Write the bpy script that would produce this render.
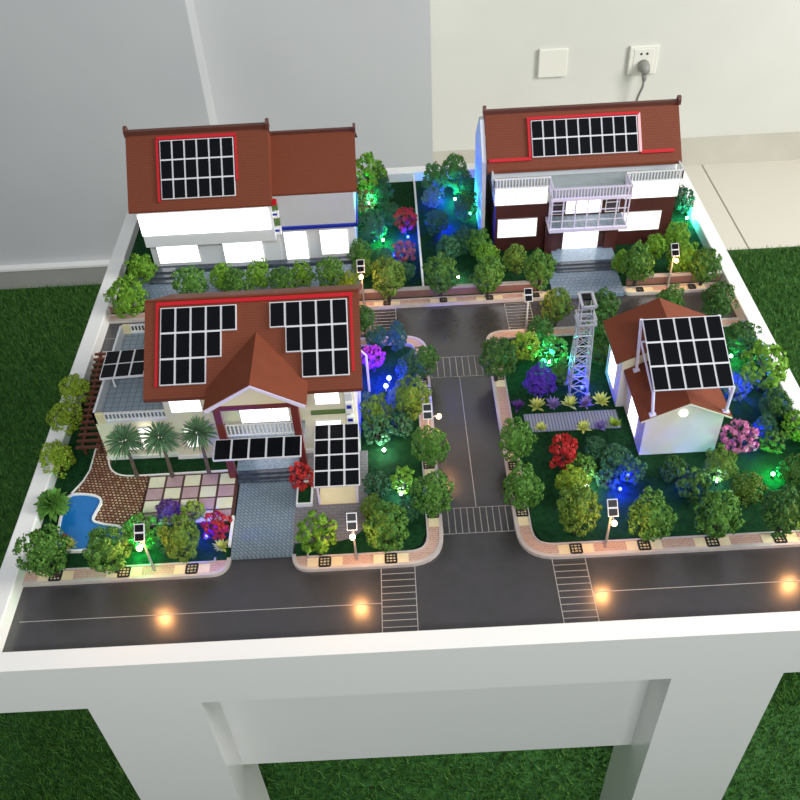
import bpy, math, random
import numpy as np
from mathutils import Vector, Matrix

for o in list(bpy.data.objects):
    bpy.data.objects.remove(o)
SC = bpy.context.scene
COL = SC.collection
R = math.radians

# ------------------------------------------------------------------ camera, world, room light, exposure
FLOOR = -0.66                                  # the road surface of the model is z = 0, the floor lies 0.66 m below
cam_d = bpy.data.cameras.new('camera')
cam_d.sensor_width = 36.0
cam_d.lens = 36.0 * 891.484 / 800.0
cam_d.clip_start = 0.02
cam = bpy.data.objects.new('camera', cam_d)
COL.objects.link(cam)
rx = Vector((0.9985655, -0.0325168, -0.0425383))
dn = Vector((-0.0532468, -0.6865212, -0.7251575))
fw = Vector((-0.0056236, 0.7263823, -0.6872678))
cam.matrix_world = Matrix(((rx.x, -dn.x, -fw.x, 0), (rx.y, -dn.y, -fw.y, 0), (rx.z, -dn.z, -fw.z, 0.85), (0, 0, 0, 1)))
SC.camera = cam

SC.view_settings.view_transform = 'Standard'
SC.view_settings.look = 'None'
SC.view_settings.gamma = 1.0
SC.view_settings.exposure = 0.0
SC.view_settings.use_curve_mapping = False

w = bpy.data.worlds.new('world')
SC.world = w
w.use_nodes = True
bg = w.node_tree.nodes['Background']
bg.inputs[0].default_value = (0.86, 0.93, 1.0, 1)
bg.inputs[1].default_value = 0.34

def area(name, loc, target, size, power, col):
    d = bpy.data.lights.new(name, 'AREA')
    d.shape = 'RECTANGLE'
    d.size, d.size_y = size
    d.energy = power
    d.color = col
    o = bpy.data.objects.new(name, d)
    COL.objects.link(o)
    o.location = loc
    o.rotation_euler = (Vector(target) - Vector(loc)).to_track_quat('-Z', 'Y').to_euler()
    return o
area('window_daylight', (2.6, 0.7, 1.15), (0.25, 1.15, -0.1), (1.3, 1.5), 112, (1.0, 0.98, 0.94))
area('ceiling_lamp', (0.3, -1.5, 2.2), (0.1, 1.2, 0), (1.2, 0.4), 56, (0.98, 0.99, 1.0))

# ------------------------------------------------------------------ materials
def mat(name, col, rough=0.6, col2=None, scale=40, bump=0.0, spec=0.5, emit=None, estr=0, metal=0.0, detail=4, per=0.0, trans=0.0):
    m = bpy.data.materials.new(name)
    m.use_nodes = True
    nt = m.node_tree
    b = nt.nodes['Principled BSDF']
    b.inputs['Base Color'].default_value = (*col, 1)
    b.inputs['Roughness'].default_value = rough
    b.inputs['Specular IOR Level'].default_value = spec
    b.inputs['Metallic'].default_value = metal
    if emit:
        b.inputs['Emission Color'].default_value = (*emit, 1)
        b.inputs['Emission Strength'].default_value = estr
    if col2 or bump:
        tc = nt.nodes.new('ShaderNodeTexCoord')
        n = nt.nodes.new('ShaderNodeTexNoise')
        n.inputs['Scale'].default_value = scale
        n.inputs['Detail'].default_value = detail
        nt.links.new(tc.outputs['Object'], n.inputs['Vector'])
        if col2:
            r = nt.nodes.new('ShaderNodeValToRGB')
            r.color_ramp.elements[0].position = 0.32
            r.color_ramp.elements[1].position = 0.68
            r.color_ramp.elements[0].color = (*col, 1)
            r.color_ramp.elements[1].color = (*col2, 1)
            nt.links.new(n.outputs['Fac'], r.inputs['Fac'])
            last = r.outputs['Color']
            if per:
                oi = nt.nodes.new('ShaderNodeObjectInfo')
                hsv = nt.nodes.new('ShaderNodeHueSaturation')
                mr = nt.nodes.new('ShaderNodeMapRange')
                mr.inputs['To Min'].default_value = 1 - per
                mr.inputs['To Max'].default_value = 1 + per
                nt.links.new(oi.outputs['Random'], mr.inputs['Value'])
                nt.links.new(mr.outputs['Result'], hsv.inputs['Value'])
                nt.links.new(last, hsv.inputs['Color'])
                last = hsv.outputs['Color']
            nt.links.new(last, b.inputs['Base Color'])
        if bump:
            bp = nt.nodes.new('ShaderNodeBump')
            bp.inputs['Strength'].default_value = bump
            bp.inputs['Distance'].default_value = 0.002
            nt.links.new(n.outputs['Fac'], bp.inputs['Height'])
            nt.links.new(bp.outputs['Normal'], b.inputs['Normal'])
    return m

def brick_mat(name, c1, c2, mortar, bw, bh, msize, rough=0.6, rot=0.0, offset=0.5, shift=(0, 0, 0), bump=0.3, squash=None, vec='Object'):
    m = bpy.data.materials.new(name)
    m.use_nodes = True
    nt = m.node_tree
    b = nt.nodes['Principled BSDF']
    b.inputs['Roughness'].default_value = rough
    b.inputs['Specular IOR Level'].default_value = 0.3
    tc = nt.nodes.new('ShaderNodeTexCoord')
    mp = nt.nodes.new('ShaderNodeMapping')
    mp.inputs['Rotation'].default_value = rot if isinstance(rot, tuple) else (0, 0, rot)
    mp.inputs['Location'].default_value = shift
    br = nt.nodes.new('ShaderNodeTexBrick')
    br.offset = offset
    br.inputs['Scale'].default_value = 1
    br.inputs['Brick Width'].default_value = bw
    br.inputs['Row Height'].default_value = bh
    br.inputs['Mortar Size'].default_value = msize
    br.inputs['Color1'].default_value = (*c1, 1)
    br.inputs['Color2'].default_value = (*c2, 1)
    br.inputs['Mortar'].default_value = (*mortar, 1)
    nt.links.new(tc.outputs[vec], mp.inputs['Vector'])
    nt.links.new(mp.outputs['Vector'], br.inputs['Vector'])
    nt.links.new(br.outputs['Color'], b.inputs['Base Color'])
    if bump:
        bp = nt.nodes.new('ShaderNodeBump')
        bp.inputs['Strength'].default_value = bump
        bp.inputs['Distance'].default_value = 0.001
        bp.invert = True
        nt.links.new(br.outputs['Fac'], bp.inputs['Height'])
        nt.links.new(bp.outputs['Normal'], b.inputs['Normal'])
    return m

M = {}
M['wall_grey'] = mat('painted grey wall', (0.50, 0.51, 0.52), 0.85, (0.53, 0.54, 0.54), 3, 0.05)
M['wall_cream'] = mat('painted cream wall', (0.58, 0.58, 0.53), 0.85, (0.62, 0.62, 0.57), 3, 0.05)
M['baseboard_white'] = mat('white ledge', (0.80, 0.80, 0.78), 0.5)  # plain white; on the left baseboard it stands for the light on its ledge
M['baseboard_tile'] = mat('beige baseboard tile', (0.47, 0.45, 0.38), 0.45, (0.52, 0.50, 0.43), 8)
M['baseboard_grey'] = mat('grey baseboard', (0.33, 0.33, 0.30), 0.5, (0.38, 0.38, 0.35), 8)
M['floor_tile'] = brick_mat('cream floor tiles', (0.60, 0.57, 0.49), (0.58, 0.55, 0.47), (0.24, 0.21, 0.17), 0.8, 0.8, 0.003, 0.3, 0, 0.0, (0.575, 0.35, 0), 0.1)
M['turf'] = mat('turf green', (0.012, 0.05, 0.012), 0.7, (0.035, 0.13, 0.022), 120, 0, 0.2)
M['turf_blade'] = mat('turf blade', (0.022, 0.080, 0.012), 0.6, (0.085, 0.215, 0.035), 90, 0, 0.25)
M['white_lacquer'] = mat('white lacquer', (0.74, 0.735, 0.715), 0.22, None)
M['road'] = mat('asphalt', (0.034, 0.033, 0.035), 0.25, (0.040, 0.038, 0.042), 60, 0.0, 0.95)
M['road_line'] = mat('road marking grey', (0.33, 0.32, 0.31), 0.4)
M['kerb'] = mat('kerb stone', (0.42, 0.38, 0.36), 0.5, (0.50, 0.45, 0.42), 60)
M['pink_brick'] = brick_mat('pink brick paving', (0.42, 0.24, 0.19), (0.50, 0.31, 0.24), (0.52, 0.40, 0.33), 0.006, 0.003, 0.0004, 0.55)
M['cream_slab'] = mat('cream paving slab', (0.66, 0.55, 0.32), 0.5, (0.72, 0.62, 0.40), 80)
M['black'] = mat('black paint', (0.012, 0.012, 0.013), 0.4)
M['lawn'] = mat('flocked lawn', (0.004, 0.024, 0.007), 0.85, (0.008, 0.050, 0.014), 160, 0.6, 0.1)
M['herringbone'] = brick_mat('blue herringbone paving', (0.17, 0.23, 0.27), (0.21, 0.27, 0.31), (0.09, 0.12, 0.15), 0.007, 0.0035, 0.0005, 0.3, R(45))
M['blue_paver'] = brick_mat('blue grey paving', (0.16, 0.22, 0.29), (0.20, 0.26, 0.33), (0.10, 0.13, 0.17), 0.008, 0.008, 0.0006, 0.35)
M['grey_paver'] = brick_mat('grey paving', (0.17, 0.16, 0.17), (0.20, 0.19, 0.20), (0.12, 0.11, 0.12), 0.01, 0.005, 0.0005, 0.5)
M['stripe_path'] = brick_mat('grey blue striped path', (0.26, 0.28, 0.36), (0.30, 0.32, 0.40), (0.12, 0.13, 0.18), 0.0042, 1.0, 0.0007, 0.5, 0, 0.0)
M['mosaic'] = brick_mat('brown mosaic paving', (0.23, 0.10, 0.05), (0.66, 0.50, 0.32), (0.085, 0.026, 0.015), 0.0050, 0.0042, 0.0011, 0.5, R(8))
M['grout'] = mat('dark brown grout', (0.075, 0.030, 0.022), 0.5)
M['tile_cream'] = mat('cream terrace tile', (0.66, 0.66, 0.46), 0.35, (0.72, 0.71, 0.52), 90)
M['tile_mauve'] = mat('mauve terrace tile', (0.40, 0.27, 0.29), 0.35, (0.46, 0.31, 0.33), 90)
M['water'] = mat('blue pool water', (0.010, 0.14, 0.42), 0.12, (0.015, 0.17, 0.48), 30, 0.05)
M['white_plastic'] = mat('white plastic', (0.74, 0.75, 0.74), 0.4)
M['lilac_white'] = mat('lilac white plastic', (0.66, 0.62, 0.78), 0.35)
M['dark_step'] = mat('dark granite', (0.035, 0.045, 0.06), 0.25, (0.07, 0.085, 0.11), 220)
M['granite'] = mat('blue granite', (0.14, 0.20, 0.27), 0.22, (0.24, 0.31, 0.38), 260)
M['roof'] = brick_mat('brown red roof tiles', (0.155, 0.036, 0.014), (0.168, 0.040, 0.016), (0.128, 0.029, 0.012), 0.004, 0.003, 0.0004, 0.7, 0, 0.5, (0, 0, 0), 0.2)
M['roof_plain'] = mat('brown red roof', (0.150, 0.035, 0.014), 0.7, (0.170, 0.040, 0.016), 60, spec=0.25)
M['ridge'] = mat('dark brown ridge', (0.085, 0.022, 0.012), 0.5)
M['red_trim'] = mat('red trim', (0.46, 0.008, 0.016), 0.45, spec=0.3)
M['pink_trim'] = mat('pink trim', (0.86, 0.42, 0.45), 0.4)
M['white_wall'] = mat('white model wall', (0.62, 0.64, 0.66), 0.5)
M['grey_wall'] = mat('grey model wall', (0.46, 0.48, 0.50), 0.5)
M['cream_wall'] = mat('cream model wall', (0.70, 0.67, 0.50), 0.5)
M['yellow_wall'] = mat('yellow model wall', (0.66, 0.60, 0.36), 0.5)
M['brown_wall'] = mat('dark maroon model wall', (0.060, 0.016, 0.014), 0.4, (0.075, 0.020, 0.017), 50)
M['maroon'] = mat('maroon post', (0.13, 0.018, 0.016), 0.4)
M['green_band'] = mat('green band', (0.09, 0.16, 0.045), 0.5)
M['blue_band'] = mat('blue band', (0.005, 0.02, 0.30), 0.4)
M['terrace_grey'] = mat('grey terrace', (0.27, 0.31, 0.32), 0.5, (0.31, 0.35, 0.36), 60)
M['deck'] = brick_mat('blue grey deck tiles', (0.19, 0.24, 0.28), (0.22, 0.27, 0.31), (0.12, 0.15, 0.18), 0.009, 0.009, 0.0006, 0.4, 0, 0.0)
M['lit'] = mat('lit window', (0.8, 0.8, 0.8), 0.4, emit=(1.0, 0.99, 0.97), estr=2.2)
M['lit_soft'] = mat('softly lit window', (0.8, 0.8, 0.8), 0.4, emit=(1.0, 0.95, 0.84), estr=1.3)
M['glass_dark'] = mat('dark window', (0.05, 0.035, 0.04), 0.15)
M['cell'] = mat('black solar cell', (0.003, 0.0035, 0.005), 0.3, (0.004, 0.0045, 0.006), 30, spec=0.12)
M['silver'] = mat('silver panel frame', (0.62, 0.62, 0.65), 0.35)
M['metal'] = mat('silver lattice metal', (0.40, 0.42, 0.47), 0.35, metal=0.3)
M['wood'] = mat('brown pergola wood', (0.085, 0.022, 0.012), 0.6, (0.11, 0.030, 0.016), 60)
M['fence_brown'] = mat('brown fence panel', (0.20, 0.10, 0.08), 0.55, (0.24, 0.125, 0.10), 40)
M['bark'] = mat('dark bark', (0.022, 0.014, 0.010), 0.8, (0.04, 0.026, 0.018), 90)
M['palm_bark'] = mat('palm bark', (0.085, 0.065, 0.05), 0.8, (0.14, 0.11, 0.085), 90)
M['lamp_pole'] = mat('lamp pole white', (0.72, 0.62, 0.55), 0.4)
M['socket'] = mat('socket ivory', (0.72, 0.71, 0.64), 0.35)
M['cord'] = mat('grey cord', (0.20, 0.20, 0.18), 0.5)
M['plug'] = mat('grey plug', (0.25, 0.25, 0.23), 0.45)
M['hole'] = mat('socket slot', (0.02, 0.02, 0.02), 0.6)
LEAF = {
    'dark':   ((0.022, 0.075, 0.012), (0.060, 0.165, 0.030)),
    'mid':    ((0.030, 0.105, 0.012), (0.095, 0.235, 0.035)),
    'bright': ((0.055, 0.170, 0.010), (0.160, 0.340, 0.025)),
    'lime':   ((0.150, 0.270, 0.012), (0.330, 0.470, 0.040)),
    'olive':  ((0.045, 0.112, 0.012), (0.135, 0.235, 0.030)),
    'pine':   ((0.016, 0.070, 0.030), (0.045, 0.150, 0.065)),
    'grey':   ((0.060, 0.140, 0.110), (0.130, 0.250, 0.200)),
    'red':    ((0.330, 0.010, 0.012), (0.700, 0.045, 0.040)),
    'rust':   ((0.170, 0.030, 0.025), (0.420, 0.110, 0.060)),
    'pink':   ((0.560, 0.090, 0.300), (0.850, 0.270, 0.520)),
    'magenta': ((0.560, 0.020, 0.420), (0.800, 0.090, 0.620)),
    'violet': ((0.050, 0.016, 0.260), (0.130, 0.045, 0.520)),  # violet leaves with the blue glow around them mixed into the colour
    'purple': ((0.050, 0.018, 0.110), (0.120, 0.045, 0.230)),
    'lavender': ((0.230, 0.150, 0.460), (0.400, 0.300, 0.640)),
    'yellow': ((0.420, 0.520, 0.040), (0.900, 0.930, 0.300)),
    'palm':   ((0.045, 0.115, 0.045), (0.120, 0.235, 0.115)),
}
for k, (a, b_) in LEAF.items():
    a, b_ = tuple(v * 0.55 for v in a), tuple(v * 1.30 for v in b_) if max(b_) < 0.36 else b_  # dark and light leaf tones pushed apart: shadow and highlight put into the colour
    M['leaf_' + k] = mat('foliage ' + k, a, 0.65, b_, 260 if k not in ('palm', 'yellow', 'lavender') else 90, 0, 0.25, per=0.12)
GLOW = {'green': (0.02, 1.0, 0.30), 'blue': (0.0, 0.004, 1.0), 'teal': (0.05, 0.95, 0.75), 'white': (0.75, 1.0, 0.92),
        'ice': (0.45, 0.72, 1.0), 'warm': (1.0, 0.52, 0.18)}
for k, c in GLOW.items():
    e = tuple(0.45 + 0.55 * v for v in c) if k != 'warm' else (1.0, 0.60, 0.28)
    M['bulb_' + k] = mat('bulb ' + k, (0.8, 0.8, 0.8), 0.3, emit=e if k != 'blue' else (0.02, 0.06, 1.0), estr={'blue': 1.5, 'ice': 1.6}.get(k, 9))

# ------------------------------------------------------------------ mesh helpers
class MB:
    def __init__(s):
        s.v, s.f = [], []
    def add(s, vs, fs):
        o = len(s.v)
        s.v += [tuple(p) for p in vs]
        s.f += [tuple(i + o for i in f) for f in fs]
        return s
    def box(s, x0, x1, y0, y1, z0, z1):
        if x0 > x1: x0, x1 = x1, x0
        if y0 > y1: y0, y1 = y1, y0
        if z0 > z1: z0, z1 = z1, z0
        return s.add([(x0, y0, z0), (x1, y0, z0), (x1, y1, z0), (x0, y1, z0), (x0, y0, z1), (x1, y0, z1), (x1, y1, z1), (x0, y1, z1)],
                     [(3, 2, 1, 0), (4, 5, 6, 7), (0, 1, 5, 4), (1, 2, 6, 5), (2, 3, 7, 6), (3, 0, 4, 7)])
    def hexa(s, b, t):
        """four bottom and four top corners, same winding"""
        return s.add(list(b) + list(t), [(3, 2, 1, 0), (4, 5, 6, 7), (0, 1, 5, 4), (1, 2, 6, 5), (2, 3, 7, 6), (3, 0, 4, 7)])
    def slab(s, quad, t):
        """a thin board: quad of corners, thickened by t against its normal"""
        q = [Vector(p) for p in quad]
        n = (q[1] - q[0]).cross(q[3] - q[0]).normalized()
        return s.hexa([p - n * t for p in q], q)
    def prism(s, poly, z0, z1):
        n = len(poly)
        a = sum(poly[i][0] * poly[(i + 1) % n][1] - poly[(i + 1) % n][0] * poly[i][1] for i in range(n))
        if a < 0: poly = poly[::-1]
        vs = [(x, y, z0) for x, y in poly] + [(x, y, z1) for x, y in poly]
        return s.add(vs, [tuple(range(n - 1, -1, -1)), tuple(range(n, 2 * n))] + [(i, (i + 1) % n, n + (i + 1) % n, n + i) for i in range(n)])
    def prism_y(s, poly, y0, y1):
        """poly in (x, z), extruded along y"""
        n = len(poly)
        vs = [(x, y0, z) for x, z in poly] + [(x, y1, z) for x, z in poly]
        return s.add(vs, [tuple(range(n)), tuple(range(2 * n - 1, n - 1, -1))] + [(i, n + i, n + (i + 1) % n, (i + 1) % n) for i in range(n)])
    def prism_x(s, poly, x0, x1):
        """poly in (y, z), extruded along x"""
        n = len(poly)
        vs = [(x0, y, z) for y, z in poly] + [(x1, y, z) for y, z in poly]
        return s.add(vs, [tuple(range(n - 1, -1, -1)), tuple(range(n, 2 * n))] + [(i, (i + 1) % n, n + (i + 1) % n, n + i) for i in range(n)])
    def tube(s, path, r, n=8, cap=True):
        P = [Vector(p) for p in path]
        rr = r if isinstance(r, (list, tuple)) else [r] * len(P)
        base = len(s.v)
        up = None
        for i, p in enumerate(P):
            d = (P[min(i + 1, len(P) - 1)] - P[max(i - 1, 0)]).normalized()
            if up is None:
                up = Vector((0, 0, 1)) if abs(d.z) < 0.9 else Vector((1, 0, 0))
            a = d.cross(up).normalized()
            b = a.cross(d).normalized()
            up = b
            for k in range(n):
                t = 2 * math.pi * k / n
                s.v.append(tuple(p + (a * math.cos(t) + b * math.sin(t)) * rr[i]))
        for i in range(len(P) - 1):
            for k in range(n):
                s.f.append((base + i * n + k, base + i * n + (k + 1) % n, base + (i + 1) * n + (k + 1) % n, base + (i + 1) * n + k))
        if cap:
            s.f.append(tuple(base + k for k in range(n - 1, -1, -1)))
            s.f.append(tuple(base + (len(P) - 1) * n + k for k in range(n)))
        return s
    def ball(s, c, r, nu=12, nv=8, sz=1.0):
        c = Vector(c)
        vs, fs = [(c.x, c.y, c.z - r * sz)], []
        for j in range(1, nv):
            t = -math.pi / 2 + math.pi * j / nv
            for i in range(nu):
                a = 2 * math.pi * i / nu
                vs.append((c.x + r * math.cos(t) * math.cos(a), c.y + r * math.cos(t) * math.sin(a), c.z + r * sz * math.sin(t)))
        vs.append((c.x, c.y, c.z + r * sz))
        for i in range(nu):
            fs.append((0, 1 + (i + 1) % nu, 1 + i))
            for j in range(nv - 2):
                a = 1 + j * nu
                fs.append((a + i, a + (i + 1) % nu, a + nu + (i + 1) % nu, a + nu + i))
            fs.append((len(vs) - 1, 1 + (nv - 2) * nu + i, 1 + (nv - 2) * nu + (i + 1) % nu))
        return s.add(vs, fs)

def wloc(o):
    p = Vector((0, 0, 0))
    while o:
        p += o.location
        o = o.parent
    return p
def build(name, mb, m, parent=None, bevel=0, loc=None, smooth=False):
    off = wloc(parent) if parent else Vector(loc or (0, 0, 0))
    me = bpy.data.meshes.new(name)
    me.from_pydata([(x - off.x, y - off.y, z - off.z) for x, y, z in mb.v], [], mb.f)
    me.materials.append(M[m] if isinstance(m, str) else m)
    if smooth:
        me.polygons.foreach_set('use_smooth', [True] * len(me.polygons))
    me.update()
    o = bpy.data.objects.new(name, me)
    COL.objects.link(o)
    if parent: o.parent = parent
    elif loc: o.location = loc
    if bevel:
        b = o.modifiers.new('bevel', 'BEVEL')
        b.width = bevel
        b.segments = 2
        b.limit_method = 'ANGLE'
    return o
def tag(o, label=None, cat=None, group=None, kind=None):
    if label: o['label'] = label
    if cat: o['category'] = cat
    if group: o['group'] = group
    if kind: o['kind'] = kind
    return o
def thing(name, label, cat, loc, group=None):
    o = bpy.data.objects.new(name, None)
    o.empty_display_size = 0.02
    COL.objects.link(o)
    o.location = loc
    return tag(o, label, cat, group)
def copy_tree(o, parent=None):
    c = o.copy()
    COL.objects.link(c)
    if parent: c.parent = parent
    for ch in list(o.children):
        copy_tree(ch, c)
    return c
def lerp(a, b, t): return tuple(a[i] + (b[i] - a[i]) * t for i in range(len(a)))

# ------------------------------------------------------------------ the room
tag(build('floor', MB().box(-2.6, 2.6, -0.8, 2.9, FLOOR - 0.1, FLOOR), 'floor_tile'), 'cream tiled floor running out from under the turf', 'floor', kind='structure')
tag(build('wall_left', MB().box(-2.6, -0.464, 2.171, 2.5, FLOOR, 2.0), 'wall_grey'), 'grey wall block on the left with a pale corner edge', 'wall', kind='structure')
tag(build('wall_center', MB().box(-0.464, 0.114, 2.27, 2.66, FLOOR, 2.0), 'wall_grey'), 'grey wall section between the left block and the cream wall', 'wall', kind='structure')
tag(build('wall_right', MB().box(0.114, 2.6, 2.664, 2.76, FLOOR, 2.0), 'wall_cream'), 'cream wall carrying the socket at right', 'wall', kind='structure')
bl = MB().box(-2.6, -0.455, 2.151, 2.171, FLOOR, FLOOR + 0.066)
tag(build('baseboard_left', bl, 'baseboard_grey'), 'grey baseboard with a ledge painted pale as lit along the left wall', 'baseboard', kind='structure')
tag(build('trim_1', MB().box(-2.6, -0.455, 2.148, 2.171, FLOOR + 0.066, FLOOR + 0.073), 'baseboard_white'), 'top ledge of the left baseboard, its light put into a paler colour', 'trim', kind='structure')  # white top over the grey face: light on the ledge put into colour
tag(build('baseboard_right', MB().box(0.114, 2.6, 2.652, 2.664, FLOOR, FLOOR + 0.095), 'baseboard_tile'), 'beige tile baseboard along the cream wall', 'baseboard', kind='structure')
tag(build('baseboard_center', MB().box(-0.455, 0.114, 2.258, 2.27, FLOOR, FLOOR + 0.07), 'baseboard_grey'), 'grey baseboard along the wall section behind the table', 'baseboard', kind='structure')

# artificial turf: a thin mat with tens of thousands of blades
rng = np.random.default_rng(5)
tb = MB().box(-2.2, 2.2, -0.5, 2.148, FLOOR + 0.001, FLOOR + 0.006)
tag(build('turf_backing', tb, 'turf'), 'green backing mat of the artificial turf under the white table', 'turf', kind='stuff')
def turf(n_each):
    P = []
    for (x0, x1, y0, y1, n) in n_each:
        P.append(np.stack([rng.uniform(x0, x1, n), rng.uniform(y0, y1, n)], 1))
    P = np.concatenate(P)
    leg = (((P[:, 0] > -0.372) & (P[:, 0] < -0.242)) | ((P[:, 0] > 0.276) & (P[:, 0] < 0.404))) & (((P[:, 1] > 0.493) & (P[:, 1] < 0.592)) | ((P[:, 1] > 1.41) & (P[:, 1] < 1.509)))
    P = P[~leg]
    n = len(P)
    a = rng.uniform(0, 2 * np.pi, n)
    h = rng.uniform(0.008, 0.018, n)
    wd = rng.uniform(0.0009, 0.0016, n)
    la = rng.uniform(0, 2 * np.pi, n)
    ln = rng.uniform(0.3, 1.0, n) * h
    V = np.zeros((n, 3, 3))
    V[:, 0, 0] = P[:, 0] - np.cos(a) * wd; V[:, 0, 1] = P[:, 1] - np.sin(a) * wd
    V[:, 1, 0] = P[:, 0] + np.cos(a) * wd; V[:, 1, 1] = P[:, 1] + np.sin(a) * wd
    V[:, 2, 0] = P[:, 0] + np.cos(la) * ln; V[:, 2, 1] = P[:, 1] + np.sin(la) * ln; V[:, 2, 2] = h
    V[:, :, 2] += FLOOR + 0.005
    me = bpy.data.meshes.new('artificial_turf')
    me.vertices.add(3 * n); me.loops.add(3 * n); me.polygons.add(n)
    me.vertices.foreach_set('co', V.reshape(-1))
    me.loops.foreach_set('vertex_index', np.arange(3 * n))
    me.polygons.foreach_set('loop_start', np.arange(n) * 3)
    me.update(calc_edges=True)
    me.materials.append(M['turf_blade'])
    o = bpy.data.objects.new('artificial_turf', me)
    COL.objects.link(o)
    return o
tag(turf([(-1.35, -0.35, 0.5, 2.14, 110000), (-0.7, 0.9, 0.1, 1.0, 90000), (0.3, 1.5, 0.75, 2.14, 120000)]),
    'dark green artificial turf blades around the white table', 'turf', kind='stuff')

# wall plates
def plate(name, x, z, label, cat, kind):
    t = thing(name, label, cat, (x, 2.664, z))
    build('face_plate', MB().box(x - 0.044, x + 0.044, 2.652, 2.664, z - 0.044, z + 0.044), 'socket', t, 0.003)
    if kind:
        build('insert', MB().box(x - 0.031, x + 0.031, 2.6505, 2.654, z - 0.036, z + 0.036), 'socket', t, 0.002)
        for s in (-1, 1):
            build('slot', MB().tube([(x + s * 0.009, 2.6495, z + 0.021), (x + s * 0.009, 2.652, z + 0.021)], 0.0036, 10), 'hole', t)
    return t
plate('wall_socket', 0.778, -0.295, 'square ivory wall socket with two round holes and a plug in it', 'socket', True)
plate('blank_plate', 0.503, -0.289, 'plain square ivory blank plate on the cream wall left of the socket', 'wall plate', False)
pl = thing('power_plug', 'grey power plug with a hanging cord in the wall socket', 'plug', (0.779, 2.64, -0.312))
build('plug_body', MB().tube([(0.779, 2.6495, -0.309), (0.779, 2.632, -0.309), (0.779, 2.612, -0.312)], [0.018, 0.0175, 0.012], 14).tube([(0.779, 2.626, -0.315), (0.780, 2.620, -0.345)], [0.011, 0.006], 10), 'plug', pl, smooth=True)
build('power_cord', MB().tube([(0.780, 2.620, -0.340), (0.779, 2.622, -0.365), (0.771, 2.63, -0.40), (0.766, 2.635, -0.45), (0.768, 2.64, -0.52), (0.775, 2.64, -0.60), (0.80, 2.62, -0.652)], 0.0038, 8), 'cord', pl, smooth=True)

# ------------------------------------------------------------------ the display table
TX0, TX1, TY0, TY1 = -0.477, 0.527, 0.495, 1.507
RW, RH, AB = 0.023, 0.022, -0.064
tab = thing('display_table', 'white lacquered display table carrying the lit housing model', 'table', (0.025, 1.0, FLOOR))
build('rim_board', MB().box(TX0, TX1, TY0, TY0 + RW, AB, RH), 'white_lacquer', tab)
build('rim_board', MB().box(TX0, TX1, TY1 - RW, TY1, AB, RH), 'white_lacquer', tab, 0.0015)
build('rim_board', MB().box(TX0, TX0 + RW, TY0 + RW, TY1 - RW, AB, RH), 'white_lacquer', tab, 0.0015)
build('rim_board', MB().box(TX1 - RW, TX1, TY0 + RW, TY1 - RW, AB, RH), 'white_lacquer', tab, 0.0015)
build('base_board', MB().box(TX0 + RW, TX1 - RW, TY0 + RW, TY1 - RW, AB, -0.004), 'white_lacquer', tab)
LL = [(-0.370, -0.244), (0.278, 0.402)]
GZ = FLOOR + 0.006                             # the legs stand on the turf backing
for (a, b) in LL:
    build('leg', MB().box(a, b, TY0, 0.590, GZ, AB), 'white_lacquer', tab)
    build('leg', MB().box(a, b, 1.412, TY1, GZ, AB), 'white_lacquer', tab)
build('cross_panel', MB().box(-0.244, 0.278, 0.542, 0.556, -0.322, AB), 'white_lacquer', tab)
road = build('road_surface', MB().box(TX0 + RW, TX1 - RW, TY0 + RW, TY1 - RW, -0.004, 0.0), 'road', tab)
tag(road, 'dark glossy asphalt sheet')
def lines(name, segs, wd=0.0009):
    mb = MB()
    for (x0, y0, x1, y1) in segs:
        d = Vector((x1 - x0, y1 - y0)).normalized() * wd / 2
        nx, ny = -d.y, d.x
        mb.add([(x0 + nx, y0 + ny, 0.0004), (x0 - nx, y0 - ny, 0.0004), (x1 - nx, y1 - ny, 0.0004), (x1 + nx, y1 + ny, 0.0004)], [(0, 1, 2, 3)])
    return build(name, mb, 'road_line', road)
def zebra(x0, x1, y0, y1, along, n):
    s = []
    if along == 'x':       # bars run along x, stacked in y
        for i in range(n + 1):
            y = y0 + (y1 - y0) * i / n
            s.append((x0, y, x1, y))
        s += [(x0, y0, x0, y1), (x1, y0, x1, y1)]
    else:
        for i in range(n + 1):
            x = x0 + (x1 - x0) * i / n
            s.append((x, y0, x, y1))
        s += [(x0, y0, x1, y0), (x0, y1, x1, y1)]
    lines('crosswalk', s)
zebra(-0.038, 0.001, 0.520, 0.617, 'x', 11)
zebra(0.160, 0.198, 0.520, 0.617, 'x', 11)
zebra(0.037, 0.123, 0.661, 0.700, 'y', 11)
zebra(0.040, 0.122, 0.940, 0.983, 'y', 9)
zebra(-0.047, -0.007, 1.036, 1.105, 'x', 9)
zebra(0.162, 0.201, 1.036, 1.102, 'x', 9)
for s in ((-0.445, 0.569, -0.038, 0.569), (0.198, 0.5695, 0.503, 0.5705), (0.080, 0.700, 0.079, 0.940), (-0.455, 1.068, -0.047, 1.068)):
    lines('lane_line', [s])

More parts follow.
